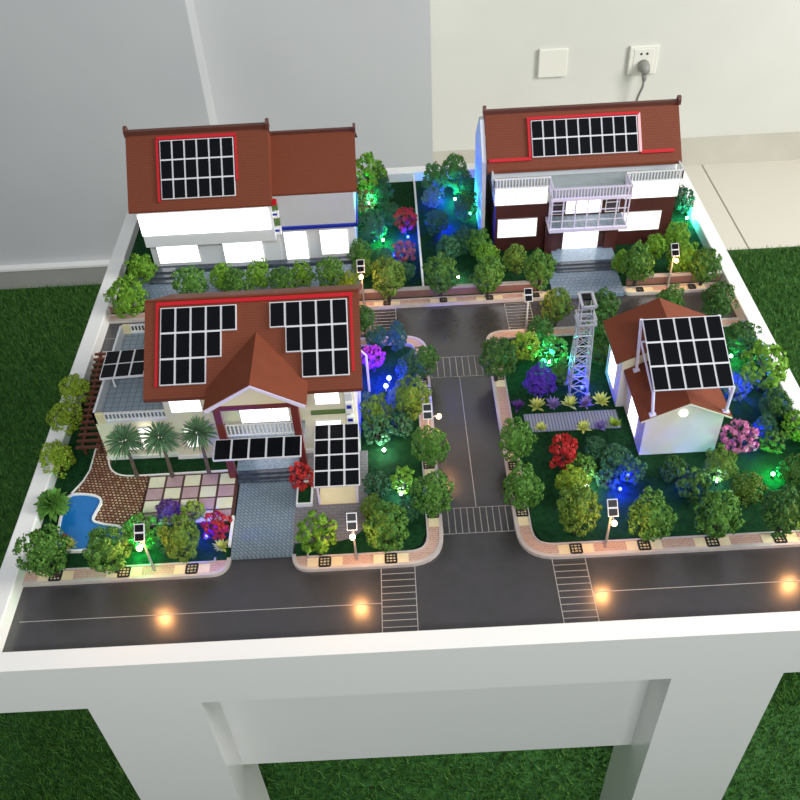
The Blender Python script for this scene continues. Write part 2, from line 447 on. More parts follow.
# ------------------------------------------------------------------ sidewalks, lawns, paving
def fillet(path, r, n=8):
    out = [path[0]]
    for i in range(1, len(path) - 1):
        p0, p, p1 = Vector(path[i - 1]), Vector(path[i]), Vector(path[i + 1])
        rr = r[i - 1] if isinstance(r, (list, tuple)) else r
        a = p + (p0 - p).normalized() * rr
        b = p + (p1 - p).normalized() * rr
        for k in range(n + 1):
            t = k / n
            out.append(tuple((a * (1 - t) ** 2 + p * (2 * t * (1 - t)) + b * t * t)))
    out.append(path[-1])
    return out
def ribbon(mb, path, o0, o1, z0, z1):
    """strip along path between two offsets to the LEFT of travel"""
    P = [Vector(p) for p in path]
    A, B = [], []
    for i, p in enumerate(P):
        d = (P[min(i + 1, len(P) - 1)] - P[max(i - 1, 0)]).normalized()
        nrm = Vector((-d.y, d.x))
        A.append(p + nrm * o0)
        B.append(p + nrm * o1)
    for i in range(len(P) - 1):
        mb.hexa([(A[i].x, A[i].y, z0), (A[i + 1].x, A[i + 1].y, z0), (B[i + 1].x, B[i + 1].y, z0), (B[i].x, B[i].y, z0)],
                [(A[i].x, A[i].y, z1), (A[i + 1].x, A[i + 1].y, z1), (B[i + 1].x, B[i + 1].y, z1), (B[i].x, B[i].y, z1)])
    return mb
SWZ = 0.005
def sidewalk(label, path, rad, width, grates):
    """outer road edge given by path (garden on its left); grates = (x, y, along) centres of tree squares"""
    path = fillet(path, rad)
    t = thing('sidewalk', label, 'sidewalk', (*path[0], 0), 'sidewalks of the model')
    build('kerb', ribbon(MB(), path, 0.0, 0.0045, 0.0, SWZ), 'kerb', t)
    build('brick_paving', ribbon(MB(), path, 0.0045, width - 0.002, 0.0, SWZ - 0.0006), 'pink_brick', t)
    build('garden_edging', ribbon(MB(), path, width - 0.002, width, 0.0, SWZ + 0.0008), 'kerb', t)
    for (x, y, al) in grates:
        h = width / 2 - 0.0035
        mbp = MB()
        if al == 'x': mbp.box(x - 0.0205, x + 0.0205, y - h, y + h, 0.003, SWZ + 0.0002)
        else: mbp.box(x - h, x + h, y - 0.0205, y + 0.0205, 0.003, SWZ + 0.0002)
        build('paving_slab', mbp, 'cream_slab', t)
        g = MB()
        q, zz = min(h, 0.0095), (SWZ, SWZ + 0.0009)
        for s in (-1, 1):
            g.box(x - q, x + q, y + s * q - 0.0011, y + s * q + 0.0011, *zz)
            g.box(x + s * q - 0.0011, x + s * q + 0.0011, y - q, y + q, *zz)
            g.box(x - q, x + q, y + s * q * 0.35 - 0.0006, y + s * q * 0.35 + 0.0006, *zz)
            g.box(x + s * q * 0.35 - 0.0006, x + s * q * 0.35 + 0.0006, y - q, y + q, *zz)
        build('tree_grate', g, 'black', t)
    return t
W1 = 0.0195
sidewalk('pink sidewalk in front of the pool garden, from the left rim to the blue driveway', [(-0.454, 0.6165), (-0.214, 0.6165), (-0.214, 0.640)], 0.0232, W1,
         [(-0.417, 0.6265, 'x'), (-0.337, 0.6265, 'x'), (-0.258, 0.6265, 'x')])
sidewalk('pink sidewalk curving round the carport garden and up the left of the side road',
         [(-0.142, 0.640), (-0.142, 0.6165), (0.037, 0.6165), (0.037, 1.033), (-0.454, 1.033)], [0.0232, 0.045, 0.04], W1,
         [(-0.103, 0.6265, 'x'), (-0.026, 0.6265, 'x'), (0.0265, 0.690, 'y'), (0.026, 0.770, 'y'), (0.026, 0.928, 'y')])
sidewalk('pink sidewalk curving round the tower garden, right of the side road',
         [(0.503, 1.033), (0.123, 1.033), (0.123, 0.6165), (0.503, 0.6165)], [0.03, 0.045], W1,
         [(0.134, 0.930, 'y'), (0.134, 0.760, 'y'), (0.134, 0.685, 'y'), (0.189, 0.6265, 'x'), (0.268, 0.6265, 'x'), (0.347, 0.6265, 'x'), (0.425, 0.6265, 'x')])
sidewalk('pink sidewalk behind the back road, left of the grey forecourt', [(-0.454, 1.106), (0.237, 1.106), (0.237, 1.125)], 0.01, 0.0165,
         [(-0.020, 1.114, 'x'), (0.068, 1.114, 'x'), (0.140, 1.114, 'x'), (0.212, 1.114, 'x')])
sidewalk('short pink sidewalk behind the back road at the right rim', [(0.350, 1.125), (0.350, 1.106), (0.503, 1.106)], 0.01, 0.0165,
         [(0.374, 1.114, 'x'), (0.455, 1.114, 'x')])
def sheet(name, poly, z1, m, label, cat, z0=0.0, kind=None, group=None):
    return tag(build(name, MB().prism(poly, z0, z1), m), label, cat, group, kind)
def rect(x0, x1, y0, y1): return [(x0, y0), (x1, y0), (x1, y1), (x0, y1)]
LZ = 0.0045
sheet('lawn', rect(-0.454, -0.2165, 0.637, 1.012), LZ, 'lawn', 'dark green lawn under the pool garden and the left villa', 'lawn', kind='stuff')
sheet('lawn', [(-0.139, 0.637), (-0.008, 0.637), (0.009, 0.644), (0.0165, 0.661), (0.0165, 0.995), (0.0, 1.012), (-0.139, 1.012)], LZ, 'lawn', 'dark green lawn right of the left villa beside the side road', 'lawn', kind='stuff')
sheet('lawn', [(0.503, 0.637), (0.503, 1.012), (0.16, 1.012), (0.1435, 0.998), (0.1435, 0.661), (0.151, 0.644), (0.168, 0.637)], LZ, 'lawn', 'dark green lawn around the small house and the lattice tower', 'lawn', kind='stuff')
sheet('lawn', rect(-0.454, 0.237, 1.1235, 1.483), LZ, 'lawn', 'dark green lawn around the back left house', 'lawn', kind='stuff')
sheet('lawn', rect(0.237, 0.503, 1.125, 1.483), LZ, 'lawn', 'dark green lawn around the back right house', 'lawn', kind='stuff')
sheet('driveway', rect(-0.2145, -0.1410, 0.640, 0.756), 0.0058, 'herringbone', 'blue grey herringbone driveway leading to the left villa steps', 'driveway')
sheet('forecourt', rect(0.2385, 0.349, 1.107, 1.172), 0.0065, 'blue_paver', 'blue grey paved forecourt before the back right house steps', 'forecourt')
sheet('yard_paving', rect(-0.435, -0.06, 1.150, 1.225), 0.0060, 'blue_paver', 'blue grey yard paving before the back left house', 'paving')
sheet('carport_paving', [(-0.142, 0.655), (-0.09, 0.655), (-0.07, 0.66), (-0.056, 0.674), (-0.052, 0.70), (-0.052, 0.80), (-0.142, 0.80)], 0.0060, 'grey_paver', 'grey paving under and in front of the solar carport', 'paving')
sheet('parking_pad', rect(-0.112, -0.064, 0.712, 0.795), 0.0072, 'cream_slab', 'cream parking pad under the solar carport', 'paving', 0.005)
sheet('garden_path', rect(0.158, 0.282, 0.818, 0.851), 0.0062, 'stripe_path', 'grey striped path crossing the lawn left of the small house', 'path')
sheet('back_yard_paving', rect(-0.425, -0.30, 0.99, 1.012), 0.0058, 'grey_paver', 'grey yard strip behind the villa terrace', 'paving')
# brown mosaic paving with a kerb on its curved edges
mos = [(-0.424, 0.752), (-0.4165, 0.772), (-0.412, 0.79), (-0.4125, 0.86), (-0.402, 0.875), (-0.394, 0.83), (-0.385, 0.790), (-0.370, 0.778), (-0.333, 0.7755), (-0.333, 0.690), (-0.352, 0.688), (-0.40, 0.70), (-0.41, 0.735)]
tag(build('mosaic_kerb', ribbon(MB(), [(-0.428, 0.752), (-0.4175, 0.772), (-0.413, 0.79), (-0.4135, 0.84)], -0.0008, 0.0008, 0.004, 0.0072), 'baseboard_white'), 'thin white kerb on the left edge of the mosaic paving', 'kerb')
sheet('mosaic_paving', mos, 0.0062, 'mosaic', 'brown and cream mosaic paving curving between the pool and the palms', 'paving')
t = thing('checker_terrace', 'terrace of cream and mauve square tiles left of the driveway', 'terrace', (-0.276, 0.75, 0))
build('grout_bed', MB().box(-0.334, -0.2165, 0.692, 0.7745, 0.004, 0.0062), 'grout', t)
for j in range(4):
    for i in range(5):
        x, y = -0.3320 + i * 0.0226, 0.7530 - j * 0.0200
        build('tile', MB().box(x + 0.0012, x + 0.0208, y + 0.0012, y + 0.0188, 0.006, 0.0068), 'tile_cream' if (i + j) % 2 == 0 else 'tile_mauve', t)
# kerb along the palm bed
bed = fillet([(-0.398, 0.84), (-0.386, 0.777), (-0.333, 0.7765), (-0.222, 0.7775)], [0.03, 0.01])
tag(build('bed_kerb', ribbon(MB(), bed, -0.0010, 0.0010, 0.004, 0.0070), 'baseboard_white'), 'thin white kerb edging the palm bed', 'kerb')
tag(build('planting_bed', MB().prism([(-0.362, 0.7785), (-0.226, 0.7785), (-0.226, 0.8035), (-0.388, 0.8035), (-0.385, 0.792), (-0.377, 0.783)], 0.004, 0.0062), 'lawn'), 'dark planting bed holding the fan palms', 'planting bed')
tag(build('driveway_kerb', MB().box(-0.2185, -0.2155, 0.655, 0.700, 0.004, 0.009), 'baseboard_white'), 'short white kerb between the red bush and the driveway', 'kerb')
# pool
def bez(pts, n=10):
    out = []
    N = len(pts)
    for i in range(N):
        p0, p1, p2, p3 = (Vector(pts[(i + k - 1) % N]) for k in range(4))
        for k in range(n):
            t = k / n
            out.append(tuple(0.5 * ((2 * p1) + (p2 - p0) * t + (2 * p0 - 5 * p1 + 4 * p2 - p3) * t * t + (3 * p1 - p0 - 3 * p2 + p3) * t ** 3)))
    return out
pool_pts = [(-0.4281, 0.7466), (-0.4027, 0.7465), (-0.3865, 0.7355), (-0.3903, 0.7070), (-0.3762, 0.6983), (-0.3554, 0.6923), (-0.3465, 0.6780), (-0.3582, 0.6638), (-0.3896, 0.6599), (-0.4231, 0.6650), (-0.4294, 0.6957), (-0.4314, 0.7241)]
po = bez(pool_pts)
t = thing('swimming_pool', 'curved blue swimming pool with a white rim in the front left garden', 'pool', (-0.40, 0.71, 0))
build('water', MB().prism(po, 0.002, 0.0068), 'water', t)
rim = MB()
ribbon(rim, po + [po[0]], -0.0012, 0.0016, 0.003, 0.0088)
build('pool_rim', rim, 'baseboard_white', t)
# pergola of brown slats left of the villa
t = thing('pergola', 'brown slatted wooden pergola between the left rim and the villa terrace', 'pergola', (-0.44, 0.93, 0.0045))
pgz = 0.020
def pgx(y): return -0.444 + (1.01 - y) * 0.085
for o in (0.002, 0.022):
    build('beam', MB().hexa([(pgx(0.815) + o, 0.815, pgz), (pgx(0.815) + o + 0.003, 0.815, pgz), (pgx(1.01) + o + 0.003, 1.01, pgz), (pgx(1.01) + o, 1.01, pgz)],
                            [(pgx(0.815) + o, 0.815, pgz + 0.004), (pgx(0.815) + o + 0.003, 0.815, pgz + 0.004), (pgx(1.01) + o + 0.003, 1.01, pgz + 0.004), (pgx(1.01) + o, 1.01, pgz + 0.004)]), 'wood', t)
    for y in (0.82, 0.91, 1.0):
        build('post', MB().box(pgx(y) + o, pgx(y) + o + 0.003, y, y + 0.003, 0.0045, pgz), 'wood', t)
for i in range(17):
    y = 0.812 + i * 0.0118
    build('slat', MB().box(pgx(y) - 0.004, pgx(y) + 0.029, y, y + 0.0038, pgz + 0.004, pgz + 0.0065), 'wood', t)
# fences
def fence(label, x0, x1, y, h):
    t = thing('low_fence', label, 'fence', ((x0 + x1) / 2, y, 0.0045), 'brown fences behind the back sidewalk')
    build('panel', MB().box(x0, x1, y, y + 0.004, 0.0045, h), 'fence_brown', t)
    build('cap_rail', MB().box(x0, x1, y - 0.0015, y + 0.0055, h, h + 0.0025), 'kerb', t)
fence('low brown fence behind the back sidewalk, left of the grey forecourt', -0.454, 0.228, 1.127, 0.018)
fence('short low brown fence behind the back sidewalk at the right rim', 0.356, 0.503, 1.127, 0.018)
t = thing('partition', 'thin white topped partition between the two back gardens', 'partition', (0.038, 1.31, 0.0045))
build('panel', MB().box(0.0365, 0.0395, 1.134, 1.481, 0.0045, 0.018), 'green_band', t)
build('cap', MB().box(0.0363, 0.0397, 1.134, 1.481, 0.018, 0.0195), 'white_plastic', t)

# ------------------------------------------------------------------ solar panels
def solar(parent, P00, P10, P01, rows, label=None, name='solar_panel', t=0.003, fr=0.0013):
    """P00 top-left corner, P10 top-right, P01 bottom-left of a full grid; rows = list of (first, last) column of each row, ncol = widest"""
    P00, P10, P01 = Vector(P00), Vector(P10), Vector(P01)
    nc = max(b for a, b in rows) + 1
    nr = len(rows)
    u, v = (P10 - P00) / nc, (P01 - P00) / nr
    n = v.cross(u).normalized()
    un, vn = u.normalized(), v.normalized()
    arr = build(name, MB().box(0, 0, 0, 0, 0, 0), 'silver', parent)
    bpy.data.objects.remove(arr)
    fm = MB()
    cells = []
    for r, (a, b) in enumerate(rows):
        q = [P00 + u * a + v * (r + 1), P00 + u * (b + 1) + v * (r + 1), P00 + u * (b + 1) + v * r, P00 + u * a + v * r]
        fm.slab([p + n * t for p in q], t)
    arr = build(name, fm, 'silver', parent)
    if label: arr['label'] = label
    for r, (a, b) in enumerate(rows):
        for c in range(a, b + 1):
            o = P00 + u * c + v * r + n * (t + 0.0006)
            q = [o + un * fr + v - vn * fr, o + u - un * fr + v - vn * fr, o + u - un * fr + vn * fr, o + un * fr + vn * fr]
            build('solar_cell', MB().slab(q, 0.0012), 'cell', arr)
    return arr

# ------------------------------------------------------------------ house helpers
def gable_x(mb, x0, x1, ye0, ze0, yr, zr, ye1, ze1, t):
    """roof with a ridge along x; front eave (ye0, ze0), ridge (yr, zr), back eave (ye1, ze1)"""
    mb.prism_x([(ye0, ze0), (yr, zr), (ye1, ze1), (ye1, ze1 - t), (yr, zr - t * 1.3), (ye0, ze0 - t)], x0, x1)
    return mb
def gable_y(mb, y0, y1, xe0, ze0, xr, zr, xe1, ze1, t):
    mb.prism_y([(xe0, ze0 - t), (xr, zr - t * 1.3), (xe1, ze1 - t), (xe1, ze1), (xr, zr), (xe0, ze0)], y0, y1)
    return mb
def window(parent, x0, x1, z0, z1, y, m='lit', frame='white_plastic', mull=(0, 0), depth=0.002, name='lit_window', fw=0.0012):
    """window on a wall facing -y"""
    f = MB()
    f.box(x0 - fw, x1 + fw, y - depth, y, z1, z1 + fw).box(x0 - fw, x1 + fw, y - depth, y, z0 - fw, z0)
    f.box(x0 - fw, x0, y - depth, y, z0, z1).box(x1, x1 + fw, y - depth, y, z0, z1)
    for i in range(1, mull[0] + 1):
        xx = x0 + (x1 - x0) * i / (mull[0] + 1)
        f.box(xx - 0.0005, xx + 0.0005, y - depth, y - 0.0008, z0, z1)
    for i in range(1, mull[1] + 1):
        zz = z0 + (z1 - z0) * i / (mull[1] + 1)
        f.box(x0, x1, y - depth, y - 0.0008, zz - 0.0005, zz + 0.0005)
    o = build('window_frame', f, frame, parent)
    build(name, MB().box(x0, x1, y - 0.0010, y + 0.0005, z0, z1), m, o)
    return o
def railing_x(parent, x0, x1, y, z0, z1, m='white_plastic', step=0.0048, name='railing'):
    mb = MB().box(x0, x1, y - 0.0012, y + 0.0012, z1 - 0.002, z1).box(x0, x1, y - 0.001, y + 0.001, z0, z0 + 0.0015)
    n = max(2, int((x1 - x0) / step))
    for i in range(n + 1):
        x = x0 + (x1 - x0) * i / n
        mb.box(x - 0.0008, x + 0.0008, y - 0.0008, y + 0.0008, z0, z1)
    return build(name, mb, m, parent)
def railing_y(parent, y0, y1, x, z0, z1, m='white_plastic', step=0.0048, name='railing'):
    mb = MB().box(x - 0.0012, x + 0.0012, y0, y1, z1 - 0.002, z1).box(x - 0.001, x + 0.001, y0, y1, z0, z0 + 0.0015)
    n = max(2, int((y1 - y0) / step))
    for i in range(n + 1):
        y = y0 + (y1 - y0) * i / n
        mb.box(x - 0.0008, x + 0.0008, y - 0.0008, y + 0.0008, z0, z1)
    return build(name, mb, m, parent)
def equipment(parent, x0, x1, y, zs):
    """stack of wall boxes: white cabinet with blue display, conduit, small box, red lamp"""
    for (a, b, m) in zs:
        e = build('equipment_box', MB().box(x0, x1, y - 0.007, y, a, b), m, parent, 0.0006)
        if m == 'white_plastic':
            build('display', MB().box(x0 + (x1 - x0) * 0.2, x1 - (x1 - x0) * 0.2, y - 0.0076, y - 0.0068, a + (b - a) * 0.5, b - (b - a) * 0.2), 'blue_band', e)
    xm = (x0 + x1) / 2
    build('conduit', MB().tube([(xm, y - 0.002, zs[0][0]), (xm, y - 0.002, zs[-1][1])], 0.0015, 6), 'grey_wall', parent)

# ------------------------------------------------------------------ house: left villa
V = thing('villa', 'front left villa with brown roof, two stepped solar arrays and a gabled porch', 'house', (-0.18, 0.89, 0.0045))
slope = (0.197 - 0.130) / 0.105
def vz(y): return 0.130 + (y - 0.785) * slope
body = MB().prism_x([(0.803, 0.0045), (0.803, vz(0.803) - 0.006), (0.89, 0.189), (0.977, vz(0.803) - 0.006), (0.977, 0.0045)], -0.298, -0.062)
build('wall', body, 'cream_wall', V)
build('wall_plinth', MB().box(-0.299, -0.061, 0.8015, 0.9785, 0.0045, 0.012), 'white_plastic', V)
roof = build('roof', gable_x(MB(), -0.313, -0.050, 0.785, 0.130, 0.890, 0.197, 0.995, 0.130, 0.005), 'roof', V)
build('ridge_cap', MB().box(-0.313, -0.050, 0.8885, 0.8915, 0.1955, 0.1985), 'roof_plain', roof)
def vp(x, y, up=0.0):      # point on the front slope
    return (x, y - 0.538 * up, vz(y) + 0.843 * up)
solar(V, vp(-0.293, 0.881), vp(-0.200, 0.881), vp(-0.293, 0.798), [(0, 4), (0, 3), (0, 2)])
P00, P10, P01 = vp(-0.1595, 0.881), vp(-0.0645, 0.881), vp(-0.1595, 0.799)
solar(V, P00, P10, P01, [(0, 4), (1, 4), (2, 4)])
def strip(parent, a, b, wd, hgt, m='red_trim', fn=vp):
    """flat trim bar on the slope from a to b (x, y pairs)"""
    (xa, ya), (xb, yb) = a, b
    if abs(xa - xb) > abs(ya - yb): q = [(xa, ya - wd), (xb, yb - wd), (xb, yb), (xa, ya)]
    else: q = [(xa - wd / 2, min(ya, yb)), (xa + wd / 2, min(ya, yb)), (xa + wd / 2, max(ya, yb)), (xa - wd / 2, max(ya, yb))]
    return build('trim_bar', MB().slab([fn(x, y, hgt) for x, y in q], hgt), m, parent)
strip(V, (-0.299, 0.8880), (-0.0575, 0.8880), 0.0040, 0.0018)
strip(V, (-0.2975, 0.797), (-0.2975, 0.884), 0.0032, 0.0018)
strip(V, (-0.0600, 0.803), (-0.0600, 0.884), 0.0030, 0.0018)
# windows of the villa front
window(V, -0.2894, -0.2516, 0.0910, 0.1129, 0.803)
window(V, -0.1104, -0.0810, 0.0918, 0.1119, 0.803)
window(V, -0.3385, -0.3221, 0.0290, 0.0668, 0.803, 'lit_soft')
window(V, -0.2815, -0.2638, 0.0283, 0.0625, 0.803, 'lit_soft')
window(V, -0.1134, -0.0829, 0.0148, 0.0620, 0.803)
build('green_ledge', MB().box(-0.118, -0.0745, 0.7985, 0.803, 0.0765, 0.0805), 'green_band', V)
equipment(V, -0.0745, -0.0645, 0.803, [(0.078, 0.096, 'white_plastic'), (0.100, 0.112, 'white_wall'), (0.058, 0.072, 'white_plastic')])
# gabled porch
px0, px1, pxm, pyf = -0.2365, -0.1155, -0.1765, 0.755
zpe, zpr = 0.136, 0.1720
proof = MB()
yb_r = 0.785 + (zpr - 0.130) / slope
yb_e = 0.785 + (zpe - 0.130) / slope
A, B, Cc = (px0, pyf, zpe), (pxm, pyf, zpr), (px1, pyf, zpe)
D, E_, F_ = (px0, yb_e, zpe), (pxm, yb_r, zpr), (px1, yb_e, zpe)
dz = 0.004
def dn_(p): return (p[0], p[1], p[2] - dz)
proof.add([A, B, E_, D, dn_(A), dn_(B), dn_(E_), dn_(D)], [(0, 1, 2, 3), (7, 6, 5, 4), (0, 4, 5, 1), (0, 3, 7, 4), (1, 5, 6, 2), (3, 2, 6, 7)])
proof.add([B, Cc, F_, E_, dn_(B), dn_(Cc), dn_(F_), dn_(E_)], [(0, 1, 2, 3), (7, 6, 5, 4), (0, 4, 5, 1), (1, 5, 6, 2), (0, 3, 7, 4), (3, 2, 6, 7)])
pr = build('porch_roof', proof, 'roof_plain', V)
gb = MB().slab([A[:1] + (pyf - 0.001,) + (zpe - 0.001,), (pxm, pyf - 0.001, zpr - 0.001), (pxm, pyf - 0.001, zpr - 0.005), (px0 + 0.004, pyf - 0.001, zpe - 0.005)], -0.002)
gb.slab([(pxm, pyf - 0.001, zpr - 0.001), (px1, pyf - 0.001, zpe - 0.001), (px1 - 0.004, pyf - 0.001, zpe - 0.005), (pxm, pyf - 0.001, zpr - 0.005)], -0.002)
build('barge_board', gb, 'lilac_white', pr)
build('gable_panel', MB().prism_y([(px0 + 0.012, zpe + 0.001), (px1 - 0.012, zpe + 0.001), (pxm, zpr - 0.006)], pyf + 0.004, pyf + 0.008), 'yellow_wall', V)
build('lintel', MB().box(px0 + 0.008, px1 - 0.008, 0.758, 0.766, zpe - 0.006, zpe + 0.001), 'maroon', V)
for xc in (-0.2235, -0.1315):
    build('porch_column', MB().box(xc - 0.0045, xc + 0.0045, 0.763, 0.771, 0.0045, zpe - 0.004), 'maroon', V)
build('balcony_floor', MB().box(-0.228, -0.127, 0.771, 0.803, 0.060, 0.064), 'deck', V)
railing_x(V, -0.219, -0.136, 0.770, 0.076, 0.096)
window(V, -0.206, -0.146, 0.066, 0.096, 0.803, 'lit', mull=(2, 0))
# solar awning under the porch balcony
aw = solar(V, (-0.2335, 0.762, 0.077), (-0.128, 0.762, 0.077), (-0.2330, 0.731, 0.073), [(0, 4)], name='solar_awning', t=0.002)
for x in (-0.234, -0.13):
    build('bracket', MB().tube([(x, 0.735, 0.073), (x, 0.7635, 0.068)], 0.001, 6), 'silver', V)
# entrance floor and steps
build('entrance_floor', MB().box(-0.219, -0.136, 0.770, 0.803, 0.0045, 0.0130), 'granite', V)
for i in range(3):
    build('step', MB().box(-0.217, -0.138, 0.754 + i * 0.0055, 0.7705, 0.0045 + i * 0.0022, 0.0078 + i * 0.0022), 'dark_step', V)
window(V, -0.200, -0.154, 0.022, 0.058, 0.803, 'lit', mull=(1, 0), name='entrance_door')
# terrace wing on the left
TW = thing('terrace_wing', 'single storey terrace wing with white railings left of the villa', 'terrace', (-0.35, 0.90, 0.0045))
build('wall', MB().box(-0.392, -0.300, 0.810, 0.990, 0.0045, 0.070), 'cream_wall', TW)
build('deck_floor', MB().box(-0.389, -0.300, 0.813, 0.987, 0.070, 0.072), 'deck', TW)
build('parapet', MB().box(-0.392, -0.389, 0.810, 0.990, 0.070, 0.087), 'white_wall', TW)
for y in (0.810, 0.987):
    build('parapet', MB().box(-0.392, -0.378, y, y + 0.003, 0.070, 0.087), 'yellow_wall', TW)
    build('parapet', MB().box(-0.378, -0.300, y, y + 0.003, 0.070, 0.074), 'white_wall', TW)
    railing_x(TW, -0.378, -0.301, y + 0.0015, 0.074, 0.087)
build('plinth', MB().box(-0.394, -0.300, 0.808, 0.99, 0.0045, 0.010), 'white_plastic', TW)
window(TW, -0.372, -0.348, 0.022, 0.052, 0.810, 'lit_soft')
window(TW, -0.335, -0.312, 0.022, 0.052, 0.810, 'lit_soft')
CP = thing('solar_canopy', 'small black solar canopy on white posts above the villa terrace', 'solar canopy', (-0.35, 0.90, 0.072))
solar(CP, (-0.394, 0.921, 0.093), (-0.318, 0.925, 0.093), (-0.393, 0.868, 0.092), [(0, 3), (0, 3)])
for x in (-0.380, -0.330):
    for y in (0.877, 0.914):
        build('post', MB().tube([(x, y, 0.072), (x, y, 0.0925)], 0.0013, 6), 'white_plastic', CP)
# solar carport right of the porch
CA = thing('solar_carport', 'solar carport with twelve black cells right of the villa porch', 'carport', (-0.088, 0.755, 0.006))
solar(CA, (-0.1155, 0.797, 0.0585), (-0.0595, 0.797, 0.0585), (-0.1155, 0.711, 0.0385), [(0, 2)] * 4, t=0.002)
for x in (-0.1115, -0.0645):
    build('post', MB().box(x - 0.0012, x + 0.0012, 0.712, 0.7145, 0.006, 0.040), 'lilac_white', CA)
    build('post', MB().box(x - 0.0012, x + 0.0012, 0.791, 0.7935, 0.006, 0.058), 'lilac_white', CA)

# ------------------------------------------------------------------ house: back left
H = thing('back_left_house', 'back left house with a glowing upper floor and an eighteen cell roof array', 'house', (-0.24, 1.28, 0.0045))
build('wall', MB().box(-0.402, -0.190, 1.240, 1.38, 0.0045, 0.060), 'white_wall', H)
build('wall', MB().box(-0.190, -0.066, 1.243, 1.39, 0.0045, 0.072), 'white_wall', H)
up1 = MB().prism_x([(1.222, 0.060), (1.222, 0.138), (1.297, 0.211), (1.372, 0.138), (1.372, 0.060)], -0.402, -0.193)
build('upper_floor', up1, 'white_wall', H)
up2 = MB().prism_x([(1.240, 0.072), (1.240, 0.128), (1.328, 0.182), (1.40, 0.136), (1.40, 0.072)], -0.193, -0.064)
build('upper_floor', up2, 'grey_wall', H)
build('gable_end', MB().prism_x([(1.225, 0.125), (1.225, 0.142), (1.297, 0.215), (1.372, 0.142), (1.372, 0.125)], -0.1935, -0.1908), 'roof_plain', H)
build('window_band', MB().box(-0.402, -0.198, 1.2195, 1.2225, 0.083, 0.121), 'lit', H)
build('plinth', MB().box(-0.410, -0.060, 1.228, 1.24, 0.0045, 0.011), 'dark_step', H)
for i in range(3):
    build('step', MB().box(-0.405, -0.365, 1.196 + i * 0.011, 1.229, 0.0055 + i * 0.003, 0.0085 + i * 0.003), 'dark_step', H)
r1s = 0.09 / 0.092
r1 = build('roof', gable_x(MB(), -0.410, -0.190, 1.209, 0.134, 1.297, 0.220, 1.385, 0.134, 0.003), 'roof', H)
build('ridge_cap', MB().box(-0.409, -0.190, 1.293, 1.301, 0.217, 0.224), 'ridge', r1)
for x in (-0.411, -0.192):
    build('ridge_end', MB().prism_x([(1.291, 0.216), (1.291, 0.226), (1.294, 0.231), (1.300, 0.231), (1.303, 0.226), (1.303, 0.216)], x, x + 0.005), 'ridge', r1)
r2 = build('roof', gable_x(MB(), -0.1935, -0.0575, 1.240, 0.133, 1.330, 0.190, 1.42, 0.133, 0.003), 'roof', H)
build('ridge_cap', MB().box(-0.1935, -0.0575, 1.327, 1.333, 0.188, 0.193), 'ridge', r2)
build('ridge_end', MB().prism_x([(1.325, 0.187), (1.325, 0.195), (1.328, 0.199), (1.333, 0.199), (1.336, 0.195), (1.336, 0.187)], -0.060, -0.056), 'ridge', r2)
def h1p(x, y, up=0.0): return (x, y - 0.70 * up, 0.130 + (y - 1.205) * r1s + 0.714 * up)
solar(H, h1p(-0.357, 1.286), h1p(-0.243, 1.286), h1p(-0.357, 1.2205), [(0, 5)] * 3)
strip(H, (-0.362, 1.2905), (-0.2385, 1.2905), 0.0035, 0.003, fn=h1p)
strip(H, (-0.361, 1.218), (-0.361, 1.288), 0.0036, 0.003, fn=h1p)
strip(H, (-0.240, 1.238), (-0.240, 1.288), 0.0030, 0.003, fn=h1p)
window(H, -0.3913, -0.3248, 0.0175, 0.0541, 1.240)
window(H, -0.2832, -0.2195, -0.0035, 0.0530, 1.240, name='lit_door')
window(H, -0.1821, -0.1461, -0.0012, 0.0627, 1.243, name='lit_door')
window(H, -0.1235, -0.0794, 0.0165, 0.0626, 1.243)
build('blue_ledge', MB().box(-0.183, -0.0625, 1.236, 1.243, 0.0695, 0.0745), 'blue_band', H)
build('blue_ledge', MB().box(-0.0645, -0.0610, 1.236, 1.33, 0.0695, 0.0745), 'blue_band', H)
equipment(H, -0.1965, -0.1835, 1.236, [(0.066, 0.079, 'white_plastic'), (0.083, 0.094, 'green_band'), (0.097, 0.108, 'white_plastic'), (0.111, 0.121, 'green_band')])
build('alarm_lamp', MB().box(-0.1975, -0.1845, 1.226, 1.236, 0.122, 0.128), 'red_trim', H)

# ------------------------------------------------------------------ house: back right
H = thing('back_right_house', 'back right house with maroon ground floor, white balcony and wide roof array', 'house', (0.30, 1.32, 0.0045))
build('wall', MB().box(0.161, 0.448, 1.240, 1.40, 0.0045, 0.090), 'brown_wall', H)
build('upper_floor', MB().prism_x([(1.245, 0.090), (1.245, 0.112), (1.272, 0.112), (1.272, 0.138), (1.330, 0.198), (1.388, 0.138), (1.388, 0.090)], 0.159, 0.450), 'white_wall', H)
rs4 = 0.067 / 0.065
r4 = build('roof', gable_x(MB(), 0.149, 0.456, 1.265, 0.139, 1.330, 0.206, 1.395, 0.139, 0.005), 'roof', H)
build('gable_fin', MB().prism_x([(1.277, 0.0045), (1.277, 0.148), (1.324, 0.197), (1.336, 0.197), (1.39, 0.14), (1.39, 0.0045)], 0.1420, 0.1485), 'white_wall', H)
build('ridge_cap', MB().box(0.150, 0.455, 1.3265, 1.3335, 0.204, 0.2095), 'ridge', r4)
for x in (0.147, 0.4535):
    build('ridge_end', MB().prism_x([(1.325, 0.203), (1.325, 0.211), (1.328, 0.216), (1.333, 0.216), (1.336, 0.211), (1.336, 0.203)], x, x + 0.005), 'ridge', r4)
def h4p(x, y, up=0.0): return (x, y - 0.72 * up, 0.139 + (y - 1.265) * rs4 + 0.70 * up)
solar(H, h4p(0.221, 1.3175), h4p(0.388, 1.3175), h4p(0.221, 1.277), [(0, 8)] * 2)
strip(H, (0.215, 1.3215), (0.392, 1.3215), 0.0032, 0.0032, fn=h4p)
